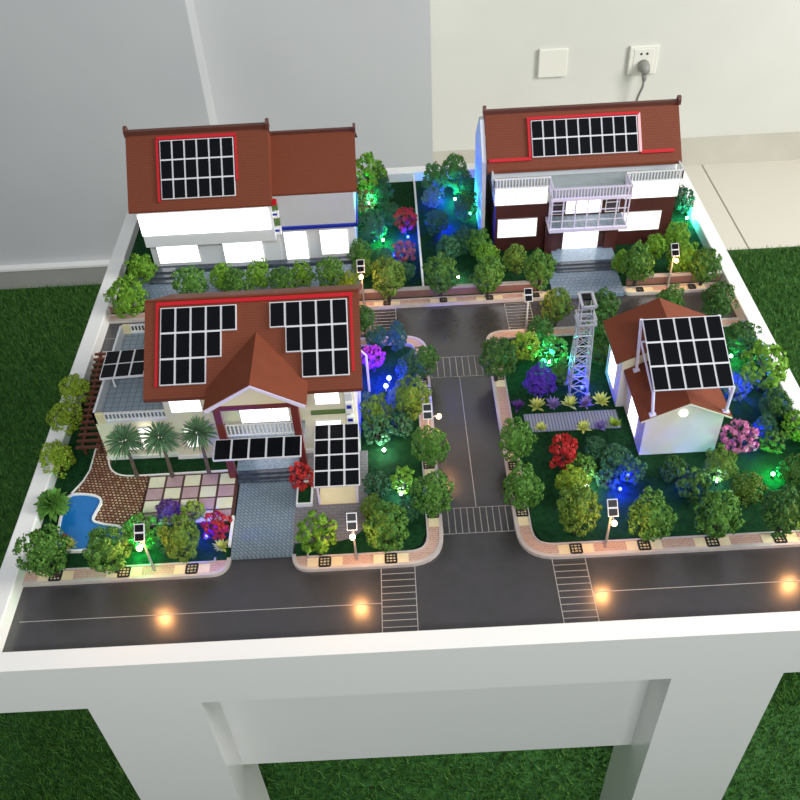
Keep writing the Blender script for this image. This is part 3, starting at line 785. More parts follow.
strip(H, (0.2175, 1.277), (0.2175, 1.320), 0.0040, 0.003, fn=h4p)
strip(H, (0.3915, 1.277), (0.3915, 1.320), 0.0042, 0.003, 'pink_trim', fn=h4p)
strip(H, (0.152, 1.2775), (0.219, 1.2775), 0.0034, 0.0030, fn=h4p)
strip(H, (0.392, 1.2785), (0.444, 1.2785), 0.0034, 0.0030, fn=h4p)
build('terrace_floor', MB().box(0.158, 0.450, 1.240, 1.272, 0.112, 0.122), 'terrace_grey', H)
build('terrace_floor', MB().box(0.243, 0.366, 1.204, 1.240, 0.116, 0.119), 'terrace_grey', H)
window(H, 0.160, 0.242, 0.092, 0.121, 1.241, 'lit', mull=(4, 1), fw=0.001)
window(H, 0.366, 0.449, 0.092, 0.121, 1.241, 'lit', mull=(0, 0), fw=0.001)
window(H, 0.274, 0.330, 0.071, 0.098, 1.240, 'lit', mull=(3, 0))
window(H, 0.250, 0.268, 0.071, 0.104, 1.240, 'glass_dark', mull=(0, 1), name='dark_window')
window(H, 0.338, 0.358, 0.071, 0.104, 1.240, 'glass_dark', mull=(0, 1), name='dark_window')
for (a, b) in ((0.157, 0.245), (0.364, 0.452)):
    railing_x(H, a, b, 1.239, 0.122, 0.139)
railing_y(H, 1.239, 1.268, 0.452, 0.122, 0.139)
railing_y(H, 1.239, 1.268, 0.157, 0.122, 0.139)
railing_x(H, 0.244, 0.365, 1.204, 0.119, 0.137, 'lilac_white')
railing_y(H, 1.204, 1.240, 0.2445, 0.119, 0.137, 'lilac_white')
railing_y(H, 1.204, 1.240, 0.3645, 0.119, 0.137, 'lilac_white')
build('balcony_slab', MB().box(0.242, 0.366, 1.200, 1.240, 0.060, 0.066), 'lilac_white', H)
build('balcony_floor', MB().box(0.245, 0.363, 1.205, 1.239, 0.066, 0.0668), 'deck', H)
build('balcony_fascia', MB().box(0.242, 0.367, 1.2020, 1.2055, 0.115, 0.120), 'lilac_white', H)
for x in (0.2445, 0.262, 0.2815, 0.300, 0.3195, 0.345, 0.3640):
    build('balcony_post', MB().box(x - 0.0009, x + 0.0009, 1.203, 1.205, 0.066, 0.116), 'lilac_white', H)
for s in (0.2445, 0.364):
    build('balcony_post', MB().box(s - 0.0012, s + 0.0012, 1.2215, 1.2235, 0.066, 0.116), 'lilac_white', H)
build('balcony_rail', MB().box(0.244, 0.365, 1.2035, 1.2045, 0.078, 0.0795).box(0.244, 0.282, 1.2035, 1.2045, 0.0965, 0.098).box(0.3195, 0.365, 1.2035, 1.2045, 0.0965, 0.098), 'lilac_white', H)
window(H, 0.1659, 0.2279, 0.0323, 0.0647, 1.240)
window(H, 0.3641, 0.4281, 0.0330, 0.0653, 1.240)
build('porch_wall', MB().box(0.243, 0.357, 1.226, 1.240, 0.0065, 0.060), 'brown_wall', H)
window(H, 0.2710, 0.3268, 0.0028, 0.0522, 1.226, name='lit_door')
for x in (0.251, 0.347):
    build('pilaster', MB().box(x - 0.010, x + 0.010, 1.221, 1.226, 0.0065, 0.060), 'brown_wall', H)
build('entrance_floor', MB().box(0.252, 0.352, 1.189, 1.226, 0.0060, 0.0125), 'granite', H)
for i in range(3):
    build('step', MB().box(0.253, 0.353, 1.167 + i * 0.0075, 1.1895, 0.0045 + i * 0.002, 0.0080 + i * 0.002), 'dark_step', H)

# ------------------------------------------------------------------ house: small one on the right
S = thing('small_house', 'small cream house on the right with a tilted solar rack on its roof', 'house', (0.342, 0.84, 0.0045))
build('wall', MB().prism_y([(0.294, 0.0045), (0.390, 0.0045), (0.390, 0.070), (0.342, 0.093), (0.294, 0.070)], 0.768, 0.87), 'cream_wall', S)
build('wall', MB().prism_y([(0.283, 0.0045), (0.401, 0.0045), (0.401, 0.090), (0.342, 0.118), (0.283, 0.090)], 0.858, 0.928), 'cream_wall', S)
build('roof', gable_y(MB(), 0.763, 0.860, 0.286, 0.0705, 0.342, 0.098, 0.398, 0.0705, 0.003), 'roof_plain', S)
build('roof', gable_y(MB(), 0.850, 0.936, 0.272, 0.0905, 0.342, 0.125, 0.412, 0.0905, 0.003), 'roof_plain', S)
build('barge_board', MB().prism_y([(0.286, 0.0675), (0.342, 0.094), (0.398, 0.0675), (0.398, 0.0695), (0.342, 0.0965), (0.286, 0.0695)], 0.7622, 0.7632), 'cream_wall', S)
def side_window(parent, x, y0, y1, z0, z1):
    f = MB().box(x - 0.0015, x, y0 - 0.001, y1 + 0.001, z1, z1 + 0.001).box(x - 0.0015, x, y0 - 0.001, y1 + 0.001, z0 - 0.001, z0)
    f.box(x - 0.0015, x, y0 - 0.001, y0, z0, z1).box(x - 0.0015, x, y1, y1 + 0.001, z0, z1)
    o = build('window_frame', f, 'white_plastic', parent)
    build('lit_window', MB().box(x - 0.0010, x + 0.0005, y0, y1, z0, z1), 'lit', o)
side_window(S, 0.2830, 0.876, 0.912, 0.020, 0.076)
side_window(S, 0.2940, 0.792, 0.832, 0.012, 0.060)
build('front_lamp', MB().tube([(0.338, 0.7685, 0.077), (0.338, 0.7655, 0.077)], 0.005, 14), 'lit', S)
RK = thing('solar_rack', 'tilted rack of fifteen black solar cells standing on the small house roof', 'solar rack', (0.343, 0.81, 0.09))
TL, TR, BL, BR = Vector((0.295, 0.852, 0.157)), Vector((0.391, 0.852, 0.157)), Vector((0.297, 0.770, 0.113)), Vector((0.393, 0.770, 0.113))
solar(RK, TL, TR, BL, [(0, 4)] * 3, t=0.002)
def on_front(x): return 0.098 - abs(x - 0.342) * 0.491
def on_rear(x): return 0.125 - abs(x - 0.342) * 0.493
for (p, ft) in ((TL, (0.299, 0.8485, on_front(0.299))), (TR, (0.388, 0.8485, on_front(0.388))), (BL, (0.300, 0.766, on_front(0.300))), (BR, (0.390, 0.768, on_front(0.390)))):
    build('post', MB().tube([ft, (p.x, p.y + 0.001, p.z)], 0.0021, 8), 'lilac_white', RK)
    build('foot', MB().box(ft[0] - 0.004, ft[0] + 0.004, ft[1] - 0.003, ft[1] + 0.003, ft[2] - 0.001, ft[2] + 0.002), 'lilac_white', RK)
for s in (0.298, 0.3905):
    build('brace', MB().tube([(s, 0.848, 0.125), (s, 0.770, 0.105)], 0.0014, 6), 'lilac_white', RK)
build('brace', MB().tube([(0.298, 0.848, 0.125), (0.3895, 0.848, 0.125)], 0.0014, 6), 'lilac_white', RK)

# ------------------------------------------------------------------ lattice tower
T_ = thing('lattice_tower', 'tall silver lattice tower on the lawn left of the small house', 'tower', (0.238, 0.896, 0.0045))
tx, ty = 0.2375, 0.896
def tw(z): return 0.0125 - 0.0035 * min(z, 0.125) / 0.125
zs = [0.0045 + i * 0.0172 for i in range(8)]
cor = [(-1, -1), (1, -1), (1, 1), (-1, 1)]
for a, b in cor:
    build('leg', MB().tube([(tx + a * tw(z), ty + b * tw(z), z) for z in zs], 0.0011, 6), 'metal', T_)
for i in range(len(zs) - 1):
    mb = MB()
    z0, z1 = zs[i], zs[i + 1]
    for k in range(4):
        (a, b), (c, d) = cor[k], cor[(k + 1) % 4]
        mb.tube([(tx + a * tw(z0), ty + b * tw(z0), z0), (tx + c * tw(z1), ty + d * tw(z1), z1)], 0.0007, 5)
        mb.tube([(tx + c * tw(z0), ty + d * tw(z0), z0), (tx + a * tw(z1), ty + b * tw(z1), z1)], 0.0007, 5)
        mb.tube([(tx + a * tw(z1), ty + b * tw(z1), z1), (tx + c * tw(z1), ty + d * tw(z1), z1)], 0.0008, 5)
    build('lattice_bay', mb, 'metal', T_)
zt = zs[-1]
def ring(x0, x1, y0, y1, z, r=0.0013):
    m = MB()
    m.box(x0, x1, y0 - r, y0 + r, z - r, z + r).box(x0, x1, y1 - r, y1 + r, z - r, z + r)
    m.box(x0 - r, x0 + r, y0, y1, z - r, z + r).box(x1 - r, x1 + r, y0, y1, z - r, z + r)
    return m
build('platform', ring(tx - 0.0115, tx + 0.0115, ty - 0.0115, ty + 0.0115, zt + 0.001), 'metal', T_)
build('platform_rail', ring(tx - 0.0115, tx + 0.0115, ty - 0.0115, ty + 0.0115, zt + 0.009, 0.0008), 'metal', T_)
for a, b in cor:
    build('mast', MB().tube([(tx + a * 0.0085, ty + b * 0.0085, zt), (tx + a * 0.0072, ty + b * 0.0072 + 0.006, 0.156)], 0.001, 6), 'metal', T_)
build('top_frame', ring(tx - 0.0085, tx + 0.0085, ty - 0.012, ty + 0.018, 0.156, 0.0015), 'metal', T_)
build('top_panel', MB().box(tx - 0.0055, tx + 0.0055, ty + 0.003, ty + 0.015, 0.1555, 0.1575), 'cell', T_)
for a, b in cor:
    build('foot', MB().box(tx + a * 0.0125 - 0.003, tx + a * 0.0125 + 0.003, ty + b * 0.0125 - 0.003, ty + b * 0.0125 + 0.003, 0.0045, 0.0065), 'metal', T_)

# ------------------------------------------------------------------ lamps
def point(name, parent, loc, col, power, rad):
    d = bpy.data.lights.new(name, 'POINT')
    d.energy, d.color, d.shadow_soft_size = power, col, rad
    o = bpy.data.objects.new(name, d)
    COL.objects.link(o)
    o.parent = parent
    o.location = Vector(loc) - wloc(parent)
    return o
def street_lamp(x, y, dx, dy, label, power=0.16):
    """pole at (x, y); the arm reaches towards (dx, dy) over the road"""
    t = thing('street_lamp', label, 'street lamp', (x, y, SWZ), 'solar street lamps of the model')
    d = Vector((dx, dy, 0))
    e = Vector((-dy, dx, 0))
    o = Vector((x, y, 0))
    tip = o + d * 0.014 + Vector((0, 0, 0.066))
    build('pole', MB().tube([o + Vector((0, 0, SWZ)), o + Vector((0, 0, 0.058)), o + d * 0.003 + Vector((0, 0, 0.066))], [0.0016, 0.0013, 0.0011], 8), 'lamp_pole', t, smooth=True)
    build('arm', MB().tube([o + d * 0.002 + Vector((0, 0, 0.064)), tip + Vector((0, 0, 0.003))], 0.0011, 6), 'lamp_pole', t)
    build('lamp_bulb', MB().ball(tip, 0.0034, 12, 8), 'bulb_warm', t, smooth=True)
    # two-cell solar panel on top, tilted towards the viewer's side
    c = o + Vector((0, 0, 0.0755))
    f = Vector((0, -0.74, -0.67)).normalized() * 0.0098
    s = Vector((0.0058, 0, 0))
    solar(t, c - s - f, c + s - f, c - s + f, [(0, 0), (0, 0)], fr=0.0010, t=0.0015)
    build('panel_stem', MB().tube([o + Vector((0, 0, 0.057)), c - Vector((0, 0, 0.0005))], 0.0009, 6), 'lamp_pole', t)
    point('lamp_light', t, tip - Vector((0, 0, 0.001)) + d * 0.006, (1.0, 0.44, 0.14), power, 0.005)
    return t
street_lamp(-0.302, 0.627, 0, -1, 'solar street lamp on the front sidewalk right of the pool')
street_lamp(-0.066, 0.627, 0, -1, 'solar street lamp on the front sidewalk before the carport')
street_lamp(0.223, 0.627, 0, -1, 'solar street lamp on the front sidewalk below the small house')
street_lamp(0.447, 0.628, 0, -1, 'solar street lamp hidden by trees at the front right corner')
street_lamp(0.027, 0.795, 1, 0, 'solar street lamp beside the side road, between two round trees')
street_lamp(0.417, 1.114, 0, -1, 'solar street lamp on the back sidewalk right of the forecourt')
street_lamp(-0.056, 1.116, 0, -1, 'solar street lamp on the back sidewalk behind the villa roof')
street_lamp(0.184, 1.022, 0, 1, 'solar street lamp beside the back road at the tower garden crosswalk')
gl = thing('garden_lamp', 'slim lamp post standing in front of the magenta tree beside the villa', 'lamp', (-0.049, 0.915, LZ))
build('pole', MB().tube([(-0.049, 0.915, LZ), (-0.049, 0.915, 0.070)], 0.0016, 8), 'lamp_pole', gl)
build('arm', MB().tube([(-0.049, 0.915, 0.070), (-0.056, 0.915, 0.080)], 0.0012, 6), 'lamp_pole', gl)
for k, (x, y) in enumerate(((-0.0208, 0.9296), (-0.0255, 0.9136))):
    g = thing('globe_light', ('blue white globe light on a stem, the farther of two beside the villa', 'blue white globe light on a stem, the nearer of two beside the villa')[k], 'lamp', (x, y, LZ), 'glowing globes beside the villa')
    build('stem', MB().tube([(x, y, LZ), (x, y, 0.011)], 0.001, 6), 'lamp_pole', g)
    build('globe', MB().ball((x, y, 0.014), 0.0036, 12, 8), 'bulb_ice', g, smooth=True)
    point('globe_glow', g, (x, y, 0.022), GLOW['blue'], 0.7, 0.004)

SPOTS = [
    (-0.3207, 0.6566, 0.014, 'green', 0.17, 'green garden spotlight under the bush behind the front left street lamp'),
    (-0.2453, 0.6666, 0.012, 'blue', 0.05, 'blue garden spotlight at the foot of the red bush by the driveway'),
    (-0.0306, 0.7934, 0.012, 'white', 0.075, 'white green garden spotlight on the lawn right of the carport'),
    (-0.0111, 0.7175, 0.012, 'ice', 0.085, 'white blue garden spotlight among the bushes right of the carport'),
    (-0.0374, 0.8587, 0.012, 'blue', 0.05, 'blue garden spotlight behind the grey green bushes beside the villa'),
    (0.2056, 0.9430, 0.016, 'teal', 0.24, 'teal garden spotlight beside the lattice tower above the violet bush'),
    (0.2173, 0.7146, 0.012, 'white', 0.07, 'white garden spotlight behind the yellow lit front tree'),
    (0.2568, 0.7087, 0.01, 'blue', 0.06, 'blue garden spotlight among dark bushes left of the small house'),
    (0.4465, 0.7181, 0.012, 'green', 0.12, 'green garden spotlight on the open lawn at the right'),
    (0.3759, 0.7116, 0.012, 'ice', 0.08, 'pale blue garden spotlight among bushes below the small house'),
    (0.3398, 0.7078, 0.01, 'blue', 0.015, 'blue garden spotlight between the bushes under the small house wall'),
    (0.4496, 0.7885, 0.012, 'blue', 0.035, 'blue garden spotlight behind the pink flowering tree'),
    (0.4608, 0.9374, 0.014, 'green', 0.09, 'green garden spotlight behind the solar rack near the right rim'),
    (0.4515, 0.8738, 0.012, 'blue', 0.09, 'blue garden spotlight under the pale bush right of the solar rack'),
    (-0.0227, 1.2777, 0.014, 'green', 0.16, 'bright green garden spotlight right of the back left house'),
    (-0.0449, 1.3819, 0.024, 'green', 0.26, 'green garden spotlight below the tall bright tree at the back left house corner'),
    (0.0197, 1.2857, 0.012, 'blue', 0.07, 'blue garden spotlight at the foot of the red flowering tree'),
    (-0.0055, 1.2316, 0.012, 'blue', 0.05, 'blue garden spotlight under the rust coloured bush'),
    (0.0803, 1.4094, 0.012, 'blue', 0.10, 'blue garden spotlight under the back trees right of the partition'),
    (0.1080, 1.3963, 0.014, 'green', 0.15, 'green garden spotlight under the back trees right of the partition'),
    (0.0829, 1.3168, 0.01, 'blue', 0.09, 'blue garden spotlight in the dark hollow left of the back right house'),
    (0.0947, 1.1633, 0.012, 'white', 0.05, 'white garden spotlight between the trees right of the partition'),
    (0.1304, 1.3473, 0.012, 'teal', 0.09, 'teal garden spotlight against the left end of the back right house'),
    (0.4940, 1.2944, 0.014, 'teal', 0.14, 'teal garden spotlight between the back right house and the right rim'),
    (0.2441, 0.8945, 0.008, 'blue', 0.02, 'blue garden spotlight at the foot of the lattice tower'),
    (0.2714, 0.7306, 0.01, 'blue', 0.025, 'blue garden spotlight at the left front corner of the small house'),
]
for (x, y, z, col, pw, lab) in SPOTS:
    t = thing('garden_spotlight', lab, 'spotlight', (x, y, LZ), 'coloured garden spotlights')
    build('stake', MB().tube([(x, y, LZ), (x, y, z - 0.002)], 0.0012, 6), 'black', t)
    build('bulb', MB().ball((x, y, z), 0.0025, 10, 7), 'bulb_' + col, t, smooth=True)
    point('spot_glow', t, (x, y, z + 0.004), GLOW[col], pw * {'blue': 7.5, 'green': 1.45, 'teal': 1.6}.get(col, 1.0), 0.004)

# ------------------------------------------------------------------ plants
def crown(seed, n_clump, per, leaf, spread, sz=1.0, taper=0.0, core=0.6, pointed=1.0):
    """unit crown (radius 1): clumps of small folded leaves on a lumpy spheroid round a solid heart"""
    g = np.random.default_rng(seed)
    vs, fs = [], []
    ga = math.pi * (3 - math.sqrt(5))
    ph = g.uniform(0, 6.28)
    for i in range(n_clump):
        z = 1 - 2 * (i + 0.5) / n_clump
        rr = math.sqrt(1 - z * z)
        c = np.array([rr * math.cos(ga * i + ph), rr * math.sin(ga * i + ph), z]) + g.normal(0, 0.10, 3)
        c *= g.uniform(0.66, 0.86)
        cr = spread * g.uniform(0.8, 1.25)
        for _ in range(per):
            d = g.normal(0, 1, 3)
            d /= np.linalg.norm(d)
            if d @ c < -0.15: d = -d
            p = c + d * cr * g.uniform(0.75, 1.05)
            n = d + g.normal(0, 0.45, 3)
            n /= np.linalg.norm(n)
            t = np.cross(n, g.normal(0, 1, 3))
            t /= np.linalg.norm(t)
            b = np.cross(n, t)
            L = leaf * g.uniform(0.7, 1.3)
            Wd = L * 0.42
            q = [p - t * L * 0.5, p + b * Wd - n * 0.1 * L, p + t * L * 0.5 * pointed, p - b * Wd - n * 0.1 * L]
            k = len(vs)
            vs += q
            fs.append((k, k + 1, k + 2, k + 3))
    if core:
        m = MB().ball((0, 0, 0), core, 10, 8)
        k = len(vs)
        vs += [np.array(p) * g.uniform(0.85, 1.1) for p in m.v]
        fs += [tuple(i + k for i in f) for f in m.f]
    V = np.array(vs)
    if taper:
        s = 1 - taper * (V[:, 2] + 1) / 2
        V[:, 0] *= s; V[:, 1] *= s
    V[:, 2] *= sz
    return V, fs
def palm_crown(seed, n_bl, width):
    """starburst of narrow blades bending down at their tips"""
    g = np.random.default_rng(seed)
    vs, fs = [], []
    for i in range(n_bl):
        z = 1.0 - 1.5 * (i + 0.5) / n_bl
        a = i * 2.39996 + g.uniform(-0.15, 0.15)
        rr = math.sqrt(max(0.0, 1 - z * z))
        d = np.array([rr * math.cos(a), rr * math.sin(a), z])
        sd = np.cross(d, g.normal(0, 1, 3) + np.array([0, 0, 2.0]))
        sd /= np.linalg.norm(sd) + 1e-6
        L = g.uniform(0.85, 1.1)
        dr = np.array([0, 0, -0.16 * L])
        k = len(vs)
        vs += [d * 0.08, d * L * 0.5 + sd * width, d * L * 0.5 - sd * width, d * L * 0.82 + dr * 0.5 + sd * width * 0.7, d * L * 0.82 + dr * 0.5 - sd * width * 0.7, d * L + dr]
        fs += [(k, k + 1, k + 2), (k + 1, k + 3, k + 4, k + 2), (k + 3, k + 5, k + 4)]
    return np.array(vs), fs
def rosette(seed, n):
    g = np.random.default_rng(seed)
    vs, fs = [], []
    for i in range(n):
        a = i * 2.399 + g.uniform(-0.2, 0.2)
        el = math.radians(g.uniform(12, 40) + 42 * (i / n))
        d = np.array([math.cos(a) * math.cos(el), math.sin(a) * math.cos(el), math.sin(el)])
        s = np.array([-math.sin(a), math.cos(a), 0])
        L = g.uniform(0.85, 1.15)
        k = len(vs)
        vs += [np.array([0, 0, 0.0]) - s * 0.06, s * 0.06, d * L * 0.5 + s * 0.15, d * L * 0.5 - s * 0.15, d * L - np.array([0, 0, 0.12])]
        fs += [(k, k + 1, k + 2, k + 3), (k + 3, k + 2, k + 4)]
    return np.array(vs), fs
CR = {}
def crown_mesh(kind, var, col):
    key = (kind, var, col)
    if key in CR: return CR[key]
    s = {'street': 11, 'bush': 37, 'loose': 59, 'flower': 83, 'cone': 101, 'palm': 131, 'drooping': 151, 'rosette': 171}[kind] + var * 7
    if kind == 'street': V, F = crown(s, 62, 34, 0.125, 0.22, core=0.52)
    elif kind == 'bush': V, F = crown(s, 50, 34, 0.14, 0.26, core=0.5)
    elif kind == 'loose': V, F = crown(s, 26, 18, 0.24, 0.27, core=0.25)
    elif kind == 'flower': V, F = crown(s, 27, 15, 0.24, 0.23, core=0.22)
    elif kind == 'cone': V, F = crown(s, 56, 30, 0.14, 0.24, taper=0.55, core=0.48)
    elif kind == 'palm': V, F = palm_crown(s, 130, 0.055)
    elif kind == 'drooping': V, F = palm_crown(s, 80, 0.17)
    else: V, F = rosette(s, 24)
    me = bpy.data.meshes.new('foliage_' + kind)
    me.from_pydata([tuple(map(float, p)) for p in V], [], F)
    me.materials.append(M['leaf_' + col])
    me.update()
    CR[key] = me
    return me
prnd = random.Random(4)
def plant(i, kind, x, y, r, zc, s, col, name, label, group):
    g0 = SWZ if kind == 'street' else LZ
    zc = max(zc, 0.012)
    cat = 'tree' if 'tree' in name or 'palm' in name else ('bush' if 'bush' in name else 'plant')
    t = thing(name, label, cat, (x, y, g0), group)
    me = crown_mesh(kind, i % 3, col)
    f = bpy.data.objects.new('foliage', me)
    COL.objects.link(f)
    f.parent = t
    f.rotation_euler = (0, 0, prnd.uniform(0, 6.28))
    if kind == 'rosette':
        f.scale = (r * 1.15, r * 1.15, r * 1.5)
        f.location = (0, 0, 0)
        return t
    f.scale = (r, r, r * s)
    f.location = (0, 0, zc - g0)
    tr = MB()
    top = zc - g0 + (0.3 * r if kind not in ('palm', 'drooping') else 0.05 * r)
    tr.tube([(0, 0, -0.0005), (0.0006, 0, top * 0.5), (0, 0.0004, top)], [0.0022 + r * 0.03, 0.0017 + r * 0.02, 0.0012], 7)
    if kind in ('street', 'loose', 'flower'):
        for k in range(5):
            a = k * 1.3 + i
            b0 = (0, 0, top * (0.55 + 0.06 * k))
            tr.tube([b0, (math.cos(a) * r * 0.6, math.sin(a) * r * 0.6, min(top * 1.15, b0[2] + r * 0.6))], [0.0010, 0.0005], 5)
    bt = bpy.data.meshes.new('trunk')
    bt.from_pydata(tr.v, [], tr.f)
    bt.materials.append(M['palm_bark' if kind in ('palm', 'drooping') else 'bark'])
    o = bpy.data.objects.new('trunk', bt)
    COL.objects.link(o)
    o.parent = t
    return t

